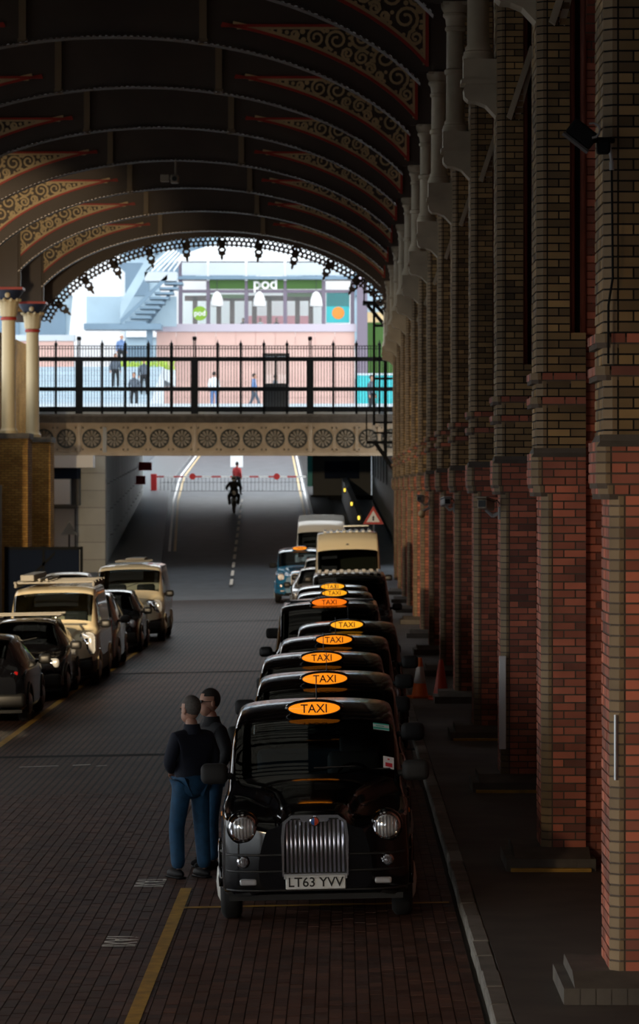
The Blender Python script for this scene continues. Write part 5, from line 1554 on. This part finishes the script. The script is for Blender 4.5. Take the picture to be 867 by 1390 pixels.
    # hands: palm, four fingers, thumb
    for s, wn in ((-1, 'wl'), (1, 'wr')):
        w = Vector(J[wn]) * k; e = Vector(J['el' if s < 0 else 'er']) * k
        d = (w - e).normalized(); side = d.cross(Vector((0, 0, 1))); side = side.normalized() if side.length > .1 else Vector((0, 1, 0)); nrm = side.cross(d)
        mb.cyl(w - d * .02, w + d * .085 * k, .034 * k, 10, .036 * k)
        if detail:
            for q in range(4):
                b0 = w + d * .08 * k + side * ((q - 1.5) * .02 * k); L = (.075, .085, .08, .062)[q] * k
                m1 = b0 + d * L * .5 - nrm * .012 * s; m2 = b0 + d * L * .85 - nrm * .035
                mb.tube([b0, m1, m2], [.0095 * k, .009 * k, .0075 * k], 7)
            t0 = w + d * .03 * k + side * (.03 * k * s); mb.tube([t0, t0 + d * .035 * k + side * (.022 * k * s), t0 + d * .065 * k + side * (.02 * k * s)], [.012 * k, .011 * k, .008 * k], 7)
    body = mb.build('body', 'skin', root, True)
    eyes = MB()
    for s in (-1, 1): eyes.ell((s * .03, -.083, .012), (.012, .008, .007), 8, 6, T)
    eyes.build('eyes', 'letter_black', body)
    # clothes
    cj = chain(['che', 'wai', 'hem', 'sl', 'el', 'wl', 'sr', 'er', 'wr', 'nec'], [('che', 'wai'), ('wai', 'hem'), ('che', 'sl'), ('sl', 'el'), ('el', 'wl'), ('che', 'sr'), ('sr', 'er'), ('er', 'wr'), ('che', 'nec')],
               [(.20, .135), (.185, .135), (.172, .138), .080, .068, .05, .080, .068, .05, .098], sub)
    cj.materials.clear(); cj.materials.append(MATS[top]); link('jacket', cj, root)
    tj = chain(['pel', 'hl', 'kl', 'al', 'hr', 'kr', 'ar'], [('pel', 'hl'), ('hl', 'kl'), ('kl', 'al'), ('pel', 'hr'), ('hr', 'kr'), ('kr', 'ar')], [(.13, .105), (.105, .11), .082, .072, (.105, .11), .082, .072], sub)
    tb = MB(); tb.add(*mesh_data(tj)); pz = J['pel'][2] - .03
    tb.ell((0, .012 * k, pz * k), (.178 * k, .138 * k, .15 * k), 18, 12); tb.build('trousers', legs, root, True)
    MB().lathe([(.115, 0), (.09, .05), (.078, .10), (.070, .10), (.075, .03)], n=18).build('collar', top, root, True, 50, loc=(0, .018 * k, (J['nec'][2] - .065) * k))
    for nme in ('al', 'ar'):
        a = Vector(J[nme]) * k
        s_ = MB(); s_.ell((a.x, a.y - .055 * k, .045 * k), (.05 * k, .15 * k, .05 * k), 14, 8); s_.rbox((a.x, a.y - .05 * k, .012 * k), (.085 * k, .27 * k, .024 * k), .01 * k, None, 1)
        s_.build('shoe', 'leather', root, True, 40)
    hm = MB(); hm.ell((0, .02, .034), (.083, .101, .105), 18, 12, T)
    hv_ = []; inv = T.inverted()
    keep = []
    for fc in hm.f:
        c = inv @ (sum((Vector(hm.v[i]) for i in fc), Vector()) / len(fc))
        if c.z > .055 - .0 * c.y or (c.y > .005 and c.z > -.055): 
            if not (c.y < -.055 and c.z < .085): keep.append(fc)
    hm.f = keep; hm.m = [0] * len(keep); hm.build('hair', hair, root, True)
    if glasses:
        g = MB()
        for s in (-1, 1): g.rbox((s * .033, -.098, .012), (.05, .008, .032), .003, T, 1); g.cyl(T @ Vector((s * .058, -.095, .016)), T @ Vector((s * .08, .01, .012)), .003 * k, 5)
        g.build('sunglasses', 'letter_black', root)
    return root
person('man in navy fleece and blue jeans standing with his back to us', (-1.52, 36.15, gz(-1.5)), R(214), 1.84, 'fleece_navy', 'denim', 'hair_grey', 'hands_front', head_turn=R(12))
person('man in black jacket and sunglasses beside the navy fleece man', (-1.36, 37.05, gz(-1.36)), R(-62), 1.86, 'jacket_black', 'denim', 'hair_dark', 'pockets', glasses=True)
person('man in white shirt and blue trousers behind the bridge railings', (-6.05, 170, 7.62), R(170), 1.76, 'shirt_white', 'jacket_blue', 'hair_dark', 'stand', False)
person('person in a dark coat coming down the left plaza steps', (-11.2, 177.6, 7.62 + .165 * 7), R(8), 1.75, 'coat_grey', 'trouser_dark', 'hair_dark', 'stand', False)
person('person in grey coat standing at the foot of the steps', (-9.85, 170.3, 7.62), R(-10), 1.74, 'coat_grey', 'trouser_dark', 'hair_dark', 'pockets', False)
person('person in dark coat behind the grey coated one on the steps', (-9.72, 176.4, 7.62 + .165 * 5), R(5), 1.8, 'coat_grey', 'trouser_dark', 'hair_dark', 'stand', False)
person('white haired person in a blue jacket at the top of the steps', (-11.55, 188.2, 10.1), R(20), 1.82, 'jacket_blue', 'trouser_dark', 'hair_white', 'stand', False)
person('person in a blue grey jacket just left of the booth', (-4.2, 172, 7.62), R(90), 1.74, 'jacket_blue', 'coat_grey', 'hair_dark', 'walk', False)
person('person in dark clothes seen through the booth glass', (-3.2, 173, 7.62), R(80), 1.72, 'coat_grey', 'trouser_dark', 'hair_dark', 'stand', False)
person('dark dressed person by the turquoise hoarding on the bridge', (1.3, 158, 7.0), R(60), 1.85, 'coat_grey', 'trouser_dark', 'hair_dark', 'stand', False)
person('pedestrian in a red jacket walking up the lit ramp', (-5.5, 188.4, rz_(188.4)), R(160), 1.74, 'jacket_red', 'trouser_dark', 'hair_dark', 'walk', False)
for i, (x, m, l) in enumerate(((-6.65, 'jacket_black', 'cafe customer in black at the left window table'), (-5.5, 'shirt_white', 'cafe customer in pale top at the middle of the window'), (-4.4, 'jacket_black', 'cafe customer in dark top at the right window table'))):
    person(l, (x, 241.7, 14.0), R(30 * (i - 1)), 1.74, m, 'trouser_dark', 'hair_dark', 'sit', False)

# ------------------------------------------------------------------ motorcycle with rider on the ramp
mz = rz_(174.5)
mc = thing('motorcycle', 'dark motorcycle heading down the shaded ramp', 'motorcycle', (-5.25, 174.5, mz), R(3)); mc.rotation_euler.x = .06
wm_ = MB().lathe([(.19, -.05), (.28, -.06), (.31, 0), (.28, .06), (.19, .05)], axis='x', n=22).mesh('wheel', 'rubber', True)
for yy in (-.7, .7): link('wheel', wm_, mc, (0, yy, .31))
MB().rbox((0, .05, .55), (.26, .75, .38), .08).build('engine', 'dark_grey', mc, True, 50); MB().ell((0, -.12, .86), (.17, .32, .15)).build('fuel_tank', 'paint_black', mc, True)
MB().rbox((0, .48, .86), (.26, .65, .1), .04).build('saddle', 'leather', mc, True, 50); MB().rbox((0, -.55, 1.0), (.4, .2, .45), .08).build('fairing', 'paint_dark', mc, True, 50)
MB().tube([(-.36, -.4, 1.08), (0, -.5, 1.05), (.36, -.4, 1.08)], .018).build('handlebar', 'chrome', mc); MB().lathe([(.1, 0), (.07, -.04), (0, -.05)], c=(0, -.65, .98), axis='y', n=16).build('headlamp', 'lamp_glass', mc, True)
for s in (-1, 1): MB().cyl((s * .09, -.7, .31), (s * .08, -.48, 1.0), .025).build('fork', 'alloy', mc)
rd_ = thing('person', 'motorcycle rider in dark clothes and white helmet', 'person', (-5.25, 174.5, mz), R(3))
jv = {'p': (0, .42, .98), 'c': (0, .22, 1.32), 'n': (0, .14, 1.50), 'hl': (-.13, .4, .95), 'kl': (-.24, -.05, .80), 'al': (-.2, .22, .38), 'hr': (.13, .4, .95), 'kr': (.24, -.05, .80), 'ar': (.2, .22, .38), 'sl': (-.2, .2, 1.42), 'el': (-.36, -.02, 1.22), 'wl': (-.34, -.34, 1.12), 'sr': (.2, .2, 1.42), 'er': (.36, -.02, 1.22), 'wr': (.34, -.34, 1.12)}
nm = list(jv); ed = [('p', 'c'), ('c', 'n'), ('p', 'hl'), ('hl', 'kl'), ('kl', 'al'), ('p', 'hr'), ('hr', 'kr'), ('kr', 'ar'), ('c', 'sl'), ('sl', 'el'), ('el', 'wl'), ('c', 'sr'), ('sr', 'er'), ('er', 'wr')]
me = skin_mesh([jv[n] for n in nm], [(nm.index(a), nm.index(b)) for a, b in ed], [.17, .19, .08, .11, .09, .07, .11, .09, .07, .1, .07, .055, .1, .07, .055], 0, 1)
me.materials.append(MATS['jacket_black']); link('body', me, rd_)
MB().ell((0, .1, 1.66), (.125, .15, .14), 14, 10).build('helmet', 'shirt_white', rd_, True); MB().ell((0, -.0, 1.66), (.10, .07, .055), 12, 8).build('visor', 'letter_black', rd_, True)

# ------------------------------------------------------------------ cones, cameras, floodlight, trunking
mat('cone_orange', (0.75, 0.13, 0.015), 0.5, noise=0.1)
mat('cone_red', (0.45, 0.04, 0.015), 0.5, noise=0.1)
mat('cone_white', (0.6, 0.55, 0.5), 0.4)
def cone(label, x, y, m, band):
    c = thing('traffic_cone', label, 'cone', (x, y, .1), .3)
    MB().rbox((0, 0, .02), (.38, .38, .04), .012).build('base', m, c)
    MB().lathe([(.155, .04), (.145, .06), (.034, .72), (.0, .725)], n=20).build('body', m, c, True, 40)
    if band: MB().lathe([(.112, .26), (.063, .56)], n=20).build('reflective_band', 'cone_white', c, True)
    return c
cone('orange traffic cone with white band on the footway', 1.40, 64.6, 'cone_orange', True)
cone('plain dark red traffic cone beside the banded one', 1.76, 63.9, 'cone_red', False)
mat('camera_beige', (0.30, 0.25, 0.19), 0.5)
mat('camera_grey', (0.33, 0.33, 0.33), 0.5)
def cctv(label, loc, yaw, wall_dx, m='camera_beige'):
    c = thing('security_camera', label, 'camera', loc)
    M = Matrix.Rotation(yaw, 4, 'Z') @ Matrix.Rotation(R(-6), 4, 'X')
    MB().rbox((0, 0, 0), (.13, .34, .12), .025, M).build('housing', m, c)
    MB().rbox((0, -.02, .075), (.15, .40, .02), .008, M).build('sunshield', m, c)
    MB().cbox((0, -.172, 0), (.09, .01, .08), M).build('lens_window', 'letter_black', c)
    MB().cyl((0, .04, -.06), (wall_dx * .5, .08, -.14), .022).cyl((wall_dx * .5, .08, -.14), (wall_dx, .08, -.10), .022).build('bracket', 'camera_grey', c)
    MB().rbox((wall_dx, .08, -.10), (.03, .12, .16), .008).build('wall_plate', 'camera_grey', c)
    MB().tube([(0.03, .16, .02), (.08 + wall_dx * .4, .2, .06), (wall_dx, .12, .02)], .008).build('cable', 'black_iron', c)
cctv('beige security camera on the third pier', (1.80, PY(2) + .1, 3.66), R(-20), .17)
cctv('grey security camera on the fifth pier under its ledge', (1.82, PY(4) + .1, 3.62), R(10), .15, 'camera_grey')
cctv('pale security camera on the seventh pier', (1.78, PY(6) + .1, 3.62), R(-10), .19, 'camera_grey')
dm = thing('dome_camera', 'small amber dome camera below the seventh pier camera', 'camera', (1.80, PY(6) - .2, 3.28))
MB().ell((0, 0, 0), (.08, .08, .09), 14, 10).build('dome', 'iron_cream', dm, True); MB().cyl((0, 0, .05), (.18, .1, .14), .03).build('arm', 'camera_grey', dm)
hc = thing('hanging_camera', 'camera hanging on a rod from the middle of a roof rib', 'camera', (X0, PY(8) + .2, 12.42))
MB().cyl((0, 0, .1), (0, 0, .6), .03).build('rod', 'camera_beige', hc); MB().rbox((-.02, -.1, .02), (.22, .45, .22), .03).build('housing', 'camera_beige', hc)
MB().rbox((-.30, 0, .06), (.24, .3, .2), .02).build('junction_box', 'camera_beige', hc); MB().cyl((-.2, 0, .05), (0, 0, .05), .02).build('arm', 'camera_beige', hc); MB().lathe([(.07, 0), (.07, -.02)], c=(-.02, -.33, .02), axis='y', n=12).build('lens_window', 'letter_black', hc)
fd = thing('floodlight', 'black floodlight on an arm fixed to the nearest pier', 'floodlight', (1.76, PY(0) - .15, 6.47))
M = Matrix.Rotation(R(38), 4, 'Y')
MB().rbox((0, 0, 0), (.22, .16, .13), .02, M).build('housing', 'black_iron', fd); MB().box(-.115, .115, -.08, .08, -.085, -.07, M).build('glass_front', 'dark_grey', fd)
MB().tube([(.07 + .055 * math.cos(a / 6 * 3.6 - 1.6), -.09, .02 + .055 * math.sin(a / 6 * 3.6 - 1.6)) for a in range(7)], .008).build('yoke', 'camera_grey', fd)
MB().cyl((.06, 0, -.04), (.24, .15, -.03), .022).rbox((.16, .05, -.09), (.10, .12, .10), .02).build('arm', 'black_iron', fd)
MB().cyl((.20, .02, -.06), (.22, .02, -.2), .012).cyl((.22, .02, -.2), (.22, .02, -.26), .018).build('cable_gland', 'camera_grey', fd)
MB().tube([(.22, .02, -.26), (.225, .03, -.6), (.23, .05, -1.05), (.20, .08, -1.25), (.20, .09, -1.68)], .009).build('cable', 'black_iron', fd)
wt_ = tag(MB().rbox((0, 0, .58), (.085, .05, 1.16), .008).build('cable_trunking', 'white_plain'), 'white plastic trunking strip low on the third pier', 'trunking'); wt_.location = (2.0, PY(2) - .03, .62)
sp_ = tag(MB().cyl((0, 0, 0), (0, 0, .48), .014, 10).build('conduit', 'alloy'), 'short grey conduit on the nearest pier corner', 'conduit'); sp_.location = (2.02, PY(0) - .005, 1.72)
